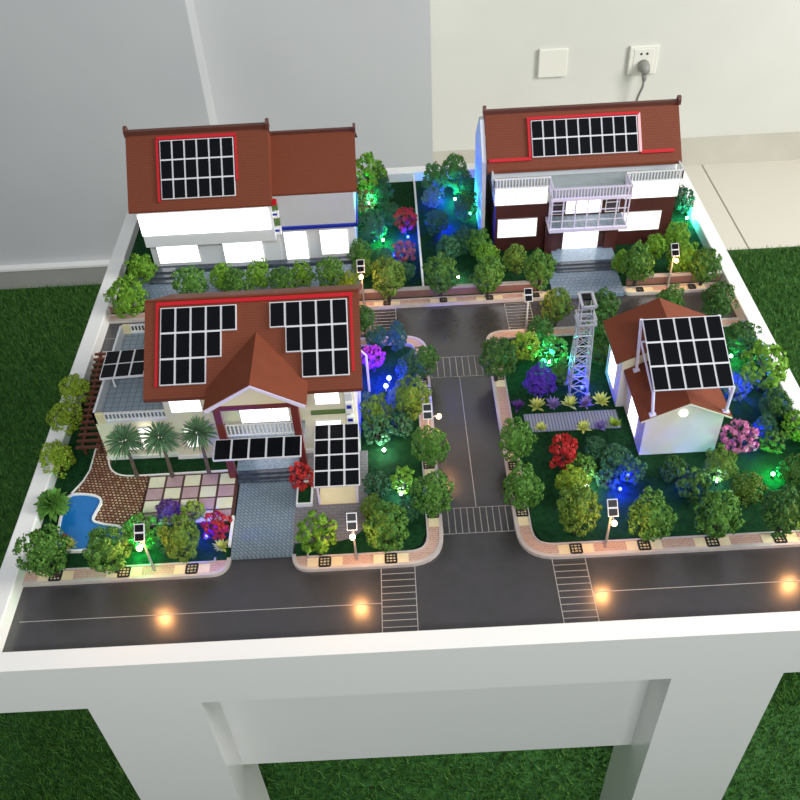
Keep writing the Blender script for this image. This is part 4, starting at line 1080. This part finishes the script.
PLANTS = [
    ('street', -0.4147, 0.6267, 0.0282, 0.0522, 1.12, 'mid', 'street_tree',
     'round green tree on the front sidewalk against the left rim, before the pool', 'trees along the front sidewalk'),
    ('street', -0.3459, 0.6281, 0.0260, 0.0482, 1.12, 'mid', 'street_tree',
     'round green tree on the front sidewalk, first left of the green glowing lamp', 'trees along the front sidewalk'),
    ('street', -0.2664, 0.6429, 0.0230, 0.0425, 1.4, 'olive', 'street_tree',
     'tall green tree on the front sidewalk between the green glowing lamp and the driveway', 'trees along the front sidewalk'),
    ('loose', -0.1083, 0.6373, 0.0239, 0.0455, 1.0, 'bright', 'street_tree',
     'green tree with dark branches on the front sidewalk just right of the driveway', 'trees along the front sidewalk'),
    ('street', -0.0293, 0.6398, 0.0262, 0.0485, 1.29, 'mid', 'street_tree',
     'green tree on the front sidewalk between the carport lamp and the crosswalk', 'trees along the front sidewalk'),
    ('street', 0.1915, 0.6498, 0.0252, 0.0467, 1.34, 'olive', 'street_tree',
     'yellow lit green tree on the front sidewalk beside the right crosswalk', 'trees along the front sidewalk'),
    ('street', 0.2704, 0.6314, 0.0271, 0.0501, 1.18, 'mid', 'street_tree',
     'green tree on the front sidewalk, first right of the lamp below the small house', 'trees along the front sidewalk'),
    ('street', 0.3478, 0.6322, 0.0260, 0.0481, 1.21, 'mid', 'street_tree',
     'green tree on the front sidewalk below the pink flowering tree', 'trees along the front sidewalk'),
    ('street', 0.4232, 0.6315, 0.0260, 0.0481, 1.21, 'dark', 'street_tree',
     'dark green tree on the front sidewalk at the right edge of the picture', 'trees along the front sidewalk'),
    ('street', 0.0270, 0.6860, 0.0248, 0.0458, 1.25, 'mid', 'street_tree',
     'oval tree on the left of the side road, nearest the front corner', 'trees along the side road'),
    ('street', 0.0280, 0.7660, 0.0237, 0.0438, 1.23, 'mid', 'street_tree',
     'oval tree on the left of the side road, between the corner tree and the lamp', 'trees along the side road'),
    ('street', 0.0093, 0.8522, 0.0250, 0.0462, 1.29, 'olive', 'street_tree',
     'yellow lit tree just behind the lamp on the left of the side road', 'trees along the side road'),
    ('street', 0.0292, 0.9337, 0.0208, 0.0385, 1.23, 'dark', 'street_tree',
     'dark tree on the left of the side road beside the far crosswalk', 'trees along the side road'),
    ('street', 0.1289, 0.9228, 0.0260, 0.0481, 1.18, 'dark', 'street_tree',
     'dark round tree right of the side road beside the far crosswalk', 'trees along the side road'),
    ('street', 0.1355, 0.7684, 0.0237, 0.0438, 1.29, 'mid', 'street_tree',
     'green tree right of the side road, left of the red tree', 'trees along the side road'),
    ('street', 0.1334, 0.6879, 0.0248, 0.0458, 1.25, 'mid', 'street_tree',
     'green tree right of the side road, nearest the front corner', 'trees along the side road'),
    ('street', 0.2298, 1.0370, 0.0234, 0.0434, 1.18, 'olive', 'street_tree',
     'green tree with a yellow lit side beside the back road, left of the tower top', 'trees along the back road'),
    ('street', 0.2971, 1.0289, 0.0233, 0.0432, 1.18, 'dark', 'street_tree',
     'dark green tree beside the back road, right of the tower top', 'trees along the back road'),
    ('street', 0.3987, 1.0410, 0.0206, 0.0381, 1.12, 'mid', 'street_tree',
     'green tree half hidden behind the roof peak of the small house', 'trees along the back road'),
    ('street', 0.4617, 1.0254, 0.0247, 0.0457, 1.18, 'dark', 'street_tree',
     'dark round tree behind the small house beside the right rim', 'trees along the back road'),
    ('street', -0.0160, 1.1191, 0.0275, 0.0509, 1.18, 'olive', 'street_tree',
     'round tree on the back sidewalk between the lamp and the partition', 'trees along the back sidewalk'),
    ('street', 0.0640, 1.1258, 0.0261, 0.0483, 1.23, 'mid', 'street_tree',
     'round tree on the back sidewalk just right of the partition', 'trees along the back sidewalk'),
    ('street', 0.1365, 1.1143, 0.0259, 0.0480, 1.23, 'mid', 'street_tree',
     'round tree on the back sidewalk below the left end of the maroon house', 'trees along the back sidewalk'),
    ('street', 0.2178, 1.1261, 0.0246, 0.0455, 1.29, 'mid', 'street_tree',
     'round tree on the back sidewalk just left of the forecourt', 'trees along the back sidewalk'),
    ('street', 0.3675, 1.1241, 0.0260, 0.0482, 1.23, 'mid', 'street_tree',
     'round tree on the back sidewalk just right of the forecourt', 'trees along the back sidewalk'),
    ('street', 0.4693, 1.1175, 0.0230, 0.0425, 1.29, 'mid', 'street_tree',
     'round tree on the back sidewalk against the right rim', 'trees along the back sidewalk'),
    ('bush', -0.4156, 1.2138, 0.0228, 0.0273, 1.0, 'bright', 'garden_bush',
     'small bright bush beside the left rim, behind the bigger bright one', 'bushes before the back left house'),
    ('bush', -0.4192, 1.1254, 0.0309, 0.0371, 1.0, 'bright', 'garden_bush',
     'big bright green bush beside the left rim at the dark steps', 'bushes before the back left house'),
    ('bush', -0.3286, 1.1580, 0.0268, 0.0322, 1.0, 'mid', 'garden_bush',
     'mid green bush just right of the dark steps, above the villa roof', 'bushes before the back left house'),
    ('bush', -0.2818, 1.1799, 0.0192, 0.0249, 1.2, 'bright', 'garden_bush',
     'bright bush between two dark ones below the left lit window', 'bushes before the back left house'),
    ('bush', -0.2555, 1.1596, 0.0237, 0.0261, 1.0, 'mid', 'garden_bush',
     'dark bush in front of the wide lit door of the back left house', 'bushes before the back left house'),
    ('bush', -0.2219, 1.1770, 0.0207, 0.0270, 1.15, 'bright', 'garden_bush',
     'bright bush at the right edge of the wide lit door', 'bushes before the back left house'),
    ('bush', -0.1831, 1.1634, 0.0222, 0.0244, 1.0, 'mid', 'garden_bush',
     'dark bush left of the narrow lit door of the back left house', 'bushes before the back left house'),
    ('bush', -0.1534, 1.1763, 0.0191, 0.0249, 1.1, 'bright', 'garden_bush',
     'bright bush in front of the narrow lit door of the back left house', 'bushes before the back left house'),
    ('bush', -0.1082, 1.1696, 0.0238, 0.0286, 1.1, 'mid', 'garden_bush',
     'green bush in front of the right lit window of the back left house', 'bushes before the back left house'),
    ('bush', -0.0788, 1.1581, 0.0159, 0.0174, 1.0, 'lime', 'garden_bush',
     'small yellow green bush left of the lamp behind the villa roof', 'bushes before the back left house'),
    ('bush', -0.0588, 1.2227, 0.0196, 0.0293, 1.1, 'mid', 'garden_bush',
     'green bush at the right front corner of the back left house', 'bushes before the back left house'),
    ('bush', -0.0578, 1.1896, 0.0161, 0.0209, 1.1, 'olive', 'garden_bush',
     'small olive bush just above the lamp behind the villa roof', 'bushes before the back left house'),
    ('loose', -0.0454, 1.4159, 0.0299, 0.0658, 1.2, 'bright', 'garden_tree',
     'tall bright green tree behind the right end of the back left house', 'garden trees left of the partition'),
    ('bush', -0.0273, 1.4526, 0.0181, 0.0362, 1.4, 'dark', 'garden_tree',
     'narrow dark tree just right of the tall bright green tree', 'garden trees left of the partition'),
    ('flower', -0.0516, 1.3842, 0.0194, 0.0291, 1.1, 'rust', 'garden_bush',
     'dull red bush beside the blue ledge of the back left house', 'garden trees left of the partition'),
    ('bush', -0.0211, 1.3998, 0.0212, 0.0340, 1.1, 'pine', 'garden_bush',
     'green bush below the narrow dark back tree', 'garden trees left of the partition'),
    ('bush', -0.0398, 1.2892, 0.0252, 0.0353, 1.1, 'pine', 'garden_bush',
     'large green bush left of the bright green spotlight', 'garden trees left of the partition'),
    ('bush', -0.0088, 1.3340, 0.0206, 0.0289, 1.0, 'pine', 'garden_bush',
     'green bush between the red flowering tree and the house', 'garden trees left of the partition'),
    ('flower', 0.0163, 1.3088, 0.0220, 0.0331, 1.0, 'red', 'flowering_tree',
     'red flowering tree leaning against the partition', 'garden trees left of the partition'),
    ('flower', 0.0113, 1.2274, 0.0196, 0.0236, 0.95, 'rust', 'flowering_bush',
     'rust red flowering bush below the red tree beside the partition', 'garden trees left of the partition'),
    ('bush', -0.0236, 1.2188, 0.0180, 0.0180, 0.9, 'pine', 'garden_bush',
     'blue green bush left of the rust red flowering bush', 'garden trees left of the partition'),
    ('bush', 0.0093, 1.1770, 0.0176, 0.0176, 0.9, 'pine', 'garden_bush',
     'low green bush right of the round tree and left of the partition', 'garden trees left of the partition'),
    ('bush', 0.0741, 1.4170, 0.0231, 0.0461, 1.25, 'mid', 'garden_tree',
     'green tree at the back rim just right of the partition', 'garden trees right of the partition'),
    ('bush', 0.1088, 1.4294, 0.0231, 0.0509, 1.35, 'mid', 'garden_tree',
     'taller green tree at the back rim beside the back right house', 'garden trees right of the partition'),
    ('bush', 0.0683, 1.3850, 0.0194, 0.0271, 1.0, 'grey', 'garden_bush',
     'greyish bush left of the bright blue spotlight', 'garden trees right of the partition'),
    ('bush', 0.1241, 1.4198, 0.0197, 0.0295, 1.2, 'pine', 'garden_bush',
     'dark green bush right of the bright green back spotlight', 'garden trees right of the partition'),
    ('bush', 0.0703, 1.3045, 0.0204, 0.0265, 1.0, 'pine', 'garden_bush',
     'blue lit bush below the blue spotlight beside the partition', 'garden trees right of the partition'),
    ('bush', 0.1228, 1.3429, 0.0207, 0.0310, 1.2, 'dark', 'garden_bush',
     'very dark bush beside the teal end wall of the back right house', 'garden trees right of the partition'),
    ('bush', 0.0850, 1.2259, 0.0212, 0.0276, 1.0, 'pine', 'garden_bush',
     'blue green bush above the round tree by the partition', 'garden trees right of the partition'),
    ('bush', 0.1110, 1.2438, 0.0198, 0.0257, 1.0, 'pine', 'garden_bush',
     'blue green bush left of the pair of green trees by the maroon wall', 'garden trees right of the partition'),
    ('bush', 0.1357, 1.2270, 0.0196, 0.0313, 1.2, 'mid', 'garden_tree',
     'green tree against the left corner of the maroon wall', 'garden trees right of the partition'),
    ('bush', 0.1439, 1.1953, 0.0193, 0.0270, 1.1, 'bright', 'garden_bush',
     'bright green bush just behind the round tree at the maroon wall', 'garden trees right of the partition'),
    ('bush', 0.1865, 1.1778, 0.0191, 0.0324, 1.2, 'olive', 'garden_tree',
     'olive green tree below the left lit window of the maroon house', 'garden trees right of the partition'),
    ('bush', 0.3559, 1.1678, 0.0159, 0.0207, 1.2, 'bright', 'garden_bush',
     'bright bush left of the forecourt tree under the right lit window', 'bushes at the back right corner'),
    ('bush', 0.4130, 1.1935, 0.0176, 0.0300, 1.2, 'bright', 'garden_tree',
     'bright green tree between the forecourt tree and the lamp', 'bushes at the back right corner'),
    ('bush', 0.4516, 1.2100, 0.0209, 0.0356, 1.1, 'bright', 'garden_tree',
     'bright green tree at the right corner of the maroon wall', 'bushes at the back right corner'),
    ('bush', 0.4453, 1.1492, 0.0234, 0.0351, 1.2, 'bright', 'garden_tree',
     'large bright green tree just right of the back right lamp', 'bushes at the back right corner'),
    ('loose', 0.4937, 1.3250, 0.0171, 0.0324, 1.4, 'pine', 'garden_tree',
     'teal lit tree between the balcony end and the right rim', 'bushes at the back right corner'),
    ('bush', -0.4571, 0.9238, 0.0208, 0.0281, 1.0, 'lime', 'garden_bush',
     'yellow green ball bush on the left rim, farthest of three beside the pergola', 'ball bushes along the left rim'),
    ('bush', -0.4580, 0.8691, 0.0229, 0.0274, 1.0, 'lime', 'garden_bush',
     'yellow green ball bush on the left rim, middle of three beside the pergola', 'ball bushes along the left rim'),
    ('bush', -0.4516, 0.7981, 0.0219, 0.0263, 1.0, 'lime', 'garden_bush',
     'yellow green ball bush on the left rim, nearest of three at the pergola end', 'ball bushes along the left rim'),
    ('drooping', -0.4402, 0.7223, 0.0221, 0.0221, 1.0, 'mid', 'garden_palm',
     'dark green drooping palm bush between the left rim and the pool', 'palms of the pool garden'),
    ('palm', -0.3492, 0.7759, 0.0259, 0.0713, 0.95, 'palm', 'fan_palm',
     'fan palm in the bed under the terrace, left of three', 'palms of the pool garden'),
    ('palm', -0.3026, 0.7718, 0.0258, 0.0773, 0.95, 'palm', 'fan_palm',
     'fan palm in the bed before the villa, middle of three', 'palms of the pool garden'),
    ('palm', -0.2557, 0.7745, 0.0245, 0.0797, 0.95, 'palm', 'fan_palm',
     'fan palm in the bed nearest the porch column', 'palms of the pool garden'),
    ('loose', -0.3211, 0.6715, 0.0214, 0.0235, 0.9, 'mid', 'garden_bush',
     'green glowing bush right behind the front left street lamp', 'bushes beside the checker terrace'),
    ('bush', -0.2964, 0.7082, 0.0159, 0.0159, 0.8, 'purple', 'garden_bush',
     'dark purple bush at the edge of the checker terrace', 'bushes beside the checker terrace'),
    ('loose', -0.2648, 0.7033, 0.0158, 0.0174, 0.85, 'lime', 'garden_bush',
     'yellow green bush between the purple and the red bush', 'bushes beside the checker terrace'),
    ('flower', -0.2323, 0.6749, 0.0178, 0.0232, 1.15, 'red', 'flowering_bush',
     'red leaved bush at the left edge of the driveway', 'bushes beside the checker terrace'),
    ('rosette', -0.2260, 0.6541, 0.0107, 0.0053, 1.0, 'yellow', 'garden_plant',
     'small yellow plant under the red bush by the driveway', 'small garden plants'),
    ('rosette', -0.4088, 0.6674, 0.0108, 0.0054, 1.0, 'yellow', 'garden_plant',
     'small yellow plant at the front edge of the pool', 'small garden plants'),
    ('rosette', -0.4177, 0.6779, 0.0084, 0.0042, 1.0, 'red', 'garden_plant',
     'tiny red plant at the front edge of the pool', 'small garden plants'),
    ('bush', -0.2919, 0.6620, 0.0142, 0.0142, 0.9, 'pine', 'garden_bush',
     'low dark bush between the green glowing bush and the tall sidewalk tree', 'bushes beside the checker terrace'),
    ('flower', -0.1345, 0.7446, 0.0162, 0.0227, 1.45, 'red', 'flowering_bush',
     'bright red bush in the planter right of the villa steps', 'bushes beside the villa'),
    ('bush', -0.0559, 1.0487, 0.0164, 0.0295, 1.3, 'dark', 'garden_tree',
     'dark tree at the back right corner of the villa roof', 'bushes beside the villa'),
    ('bush', -0.0359, 1.0086, 0.0175, 0.0245, 1.0, 'pine', 'garden_bush',
     'dark bush behind the magenta tree', 'bushes beside the villa'),
    ('cone', -0.0066, 1.0038, 0.0188, 0.0302, 1.4, 'pine', 'garden_tree',
     'pointed dark tree behind the blue globe lights', 'bushes beside the villa'),
    ('flower', -0.0419, 0.9565, 0.0183, 0.0312, 0.95, 'magenta', 'flowering_tree',
     'magenta flowering tree behind the slim lamp post', 'bushes beside the villa'),
    ('bush', 0.0065, 0.9356, 0.0182, 0.0254, 1.0, 'dark', 'garden_bush',
     'very dark bush right of the blue globe lights', 'bushes beside the villa'),
    ('bush', -0.0080, 0.8834, 0.0163, 0.0180, 0.9, 'grey', 'garden_bush',
     'grey blue bush below the blue globe lights', 'bushes beside the villa'),
    ('bush', -0.0378, 0.8501, 0.0212, 0.0297, 1.15, 'olive', 'garden_bush',
     'tall green bush right of the wall boxes of the villa', 'bushes beside the villa'),
    ('loose', -0.0386, 0.8195, 0.0209, 0.0230, 1.0, 'pine', 'garden_bush',
     'green glowing bush behind the white spotlight beside the carport', 'bushes beside the villa'),
    ('loose', -0.0070, 0.8291, 0.0184, 0.0203, 1.0, 'pine', 'garden_bush',
     'blue green bush between the lamp tree and the white spotlight', 'bushes beside the villa'),
    ('loose', -0.0412, 0.7283, 0.0173, 0.0207, 1.0, 'pine', 'garden_bush',
     'green bush right of the carport front corner', 'bushes beside the villa'),
    ('loose', -0.0078, 0.7324, 0.0161, 0.0209, 1.0, 'bright', 'garden_bush',
     'pale green bush just above the white blue spotlight', 'bushes beside the villa'),
    ('bush', -0.0467, 0.6932, 0.0145, 0.0174, 1.0, 'olive', 'garden_bush',
     'olive bush behind the front tree by the carport lamp', 'bushes beside the villa'),
    ('bush', -0.0036, 0.6875, 0.0133, 0.0133, 0.9, 'pine', 'garden_bush',
     'low dark bush in the rounded corner of the carport garden', 'bushes beside the villa'),
    ('bush', 0.2004, 0.9926, 0.0201, 0.0342, 1.1, 'dark', 'garden_tree',
     'dark green tree above the teal spotlight near the back crosswalk', 'plants of the tower garden'),
    ('loose', 0.1766, 0.9642, 0.0213, 0.0298, 1.1, 'lime', 'garden_bush',
     'yellow green bush left of the teal spotlight', 'plants of the tower garden'),
    ('loose', 0.2122, 0.9551, 0.0212, 0.0275, 1.1, 'mid', 'garden_bush',
     'green glowing bush right of the teal spotlight beside the tower', 'plants of the tower garden'),
    ('bush', 0.2173, 0.9199, 0.0153, 0.0168, 1.0, 'mid', 'garden_bush',
     'low green glowing bush between the violet bush and the tower', 'plants of the tower garden'),
    ('bush', 0.1859, 0.8982, 0.0219, 0.0219, 0.9, 'violet', 'flowering_bush',
     'round violet blue bush left of the tower foot', 'plants of the tower garden'),
    ('bush', 0.2839, 0.9926, 0.0201, 0.0322, 1.2, 'dark', 'garden_tree',
     'dark tree between the tower and the small house roof', 'plants of the tower garden'),
    ('bush', 0.2744, 0.9520, 0.0169, 0.0220, 1.1, 'dark', 'garden_bush',
     'very dark bush right of the tower beside the lit house wall', 'plants of the tower garden'),
    ('rosette', 0.1521, 0.8638, 0.0122, 0.0061, 1.0, 'purple', 'garden_plant',
     'purple leafed plant, first from the side road in the row above the path', 'row of plants above the path'),
    ('rosette', 0.1777, 0.8631, 0.0135, 0.0068, 1.0, 'yellow', 'garden_plant',
     'yellow green plant between the first purple and the violet plant above the path', 'row of plants above the path'),
    ('rosette', 0.1996, 0.8641, 0.0122, 0.0061, 1.0, 'lavender', 'garden_plant',
     'violet plant between two yellow ones above the path, left of the tower foot', 'row of plants above the path'),
    ('rosette', 0.2224, 0.8636, 0.0135, 0.0068, 1.0, 'yellow', 'garden_plant',
     'yellow plant in front of the tower foot above the path', 'row of plants above the path'),
    ('rosette', 0.2426, 0.8627, 0.0122, 0.0061, 1.0, 'lavender', 'garden_plant',
     'violet plant in front of the tower right of the yellow one', 'row of plants above the path'),
    ('rosette', 0.2649, 0.8662, 0.0135, 0.0068, 1.0, 'yellow', 'garden_plant',
     'yellow plant nearest the lit house wall above the path', 'row of plants above the path'),
    ('rosette', 0.1770, 0.8209, 0.0106, 0.0053, 1.0, 'yellow', 'garden_plant',
     'small yellow green plant below the path, left of the red tree top', 'row of plants below the path'),
    ('rosette', 0.2318, 0.8180, 0.0118, 0.0059, 1.0, 'yellow', 'garden_plant',
     'yellow plant below the path right of the red tree', 'row of plants below the path'),
    ('rosette', 0.2544, 0.8188, 0.0105, 0.0053, 1.0, 'lavender', 'garden_plant',
     'pale lavender plant below the path between two yellowish ones', 'row of plants below the path'),
    ('rosette', 0.2731, 0.8205, 0.0119, 0.0059, 1.0, 'lime', 'garden_plant',
     'yellow green plant below the path nearest the small house', 'row of plants below the path'),
    ('flower', 0.1924, 0.7534, 0.0186, 0.0354, 1.6, 'red', 'flowering_tree',
     'tall bright red tree below the path in the tower garden', 'plants below the path'),
    ('bush', 0.2364, 0.7690, 0.0152, 0.0227, 1.0, 'pine', 'garden_bush',
     'dark bush right of the red tree', 'plants below the path'),
    ('loose', 0.2171, 0.7381, 0.0173, 0.0208, 1.0, 'mid', 'garden_bush',
     'green glowing bush below the red tree', 'plants below the path'),
    ('bush', 0.2552, 0.7457, 0.0186, 0.0261, 1.1, 'pine', 'garden_bush',
     'blue green bush left of the small house front corner', 'plants below the path'),
    ('loose', 0.2740, 0.7276, 0.0172, 0.0224, 1.0, 'pine', 'garden_bush',
     'blue lit bush at the left front corner of the small house', 'plants below the path'),
    ('loose', 0.2429, 0.7221, 0.0148, 0.0162, 1.0, 'pine', 'garden_bush',
     'pale lit bush right of the white spotlight behind the front lamp', 'plants below the path'),
    ('bush', 0.1970, 0.7061, 0.0205, 0.0307, 1.0, 'lime', 'garden_bush',
     'yellow green bush behind the yellow lit front tree', 'plants below the path'),
    ('bush', 0.3245, 0.7242, 0.0171, 0.0240, 1.1, 'dark', 'garden_bush',
     'dark bush against the front wall of the small house', 'plants around the small house'),
    ('loose', 0.3390, 0.6949, 0.0204, 0.0285, 1.1, 'mid', 'garden_bush',
     'green bush below the small house between two front trees', 'plants around the small house'),
    ('bush', 0.3820, 0.7236, 0.0195, 0.0293, 1.1, 'olive', 'garden_bush',
     'olive bush at the right front corner of the small house', 'plants around the small house'),
    ('bush', 0.4034, 0.6877, 0.0203, 0.0244, 1.0, 'olive', 'garden_bush',
     'yellow green bush with a blue lit left side before the green spotlight', 'plants around the small house'),
    ('flower', 0.4174, 0.7647, 0.0225, 0.0315, 0.95, 'pink', 'flowering_tree',
     'pink flowering tree at the right front of the small house', 'plants around the small house'),
    ('bush', 0.4732, 0.9492, 0.0223, 0.0380, 1.1, 'dark', 'garden_tree',
     'dark tree at the top right corner of the solar rack', 'plants around the small house'),
    ('loose', 0.4465, 0.8685, 0.0175, 0.0210, 1.1, 'grey', 'garden_bush',
     'pale blue lit bush beside the lower right corner of the solar rack', 'plants around the small house'),
    ('loose', 0.4814, 0.8758, 0.0319, 0.0478, 1.1, 'bright', 'garden_tree',
     'big yellow green tree leaning over the right rim', 'plants around the small house'),
    ('bush', 0.4816, 0.8259, 0.0196, 0.0274, 1.1, 'dark', 'garden_bush',
     'very dark bush below the big yellow green tree', 'plants around the small house'),
    ('bush', 0.4600, 0.7907, 0.0154, 0.0200, 1.0, 'pine', 'garden_bush',
     'dark green bush above the green lit bush at the right edge', 'plants around the small house'),
    ('loose', 0.4598, 0.7659, 0.0164, 0.0181, 0.9, 'mid', 'garden_bush',
     'green lit bush right of the pink flowering tree', 'plants around the small house'),
    ('loose', 0.4941, 0.7849, 0.0190, 0.0286, 1.1, 'bright', 'garden_bush',
     'bright green tree cut by the right edge of the picture', 'plants around the small house'),
    ('bush', 0.4666, 0.7097, 0.0194, 0.0271, 1.1, 'dark', 'garden_bush',
     'dark bush right of the green spotlight at the right edge', 'plants around the small house'),
]
for i, row in enumerate(PLANTS):
    plant(i, *row)
# planter of the red bush by the steps
t = thing('planter', 'white rimmed planter box under the bright red bush by the villa steps', 'planter', (-0.1305, 0.722, 0.0058))
pcx, pcy = -0.1305, 0.722
build('planter_rim', MB().box(pcx - 0.010, pcx + 0.010, pcy - 0.012, pcy - 0.010, 0.0045, 0.012).box(pcx - 0.010, pcx + 0.010, pcy + 0.024, pcy + 0.026, 0.0045, 0.012).box(pcx - 0.010, pcx - 0.008, pcy - 0.010, pcy + 0.024, 0.0045, 0.012).box(pcx + 0.008, pcx + 0.010, pcy - 0.010, pcy + 0.024, 0.0045, 0.012), 'white_plastic', t)
build('soil', MB().box(pcx - 0.008, pcx + 0.008, pcy - 0.010, pcy + 0.024, 0.0045, 0.010), 'lawn', t)
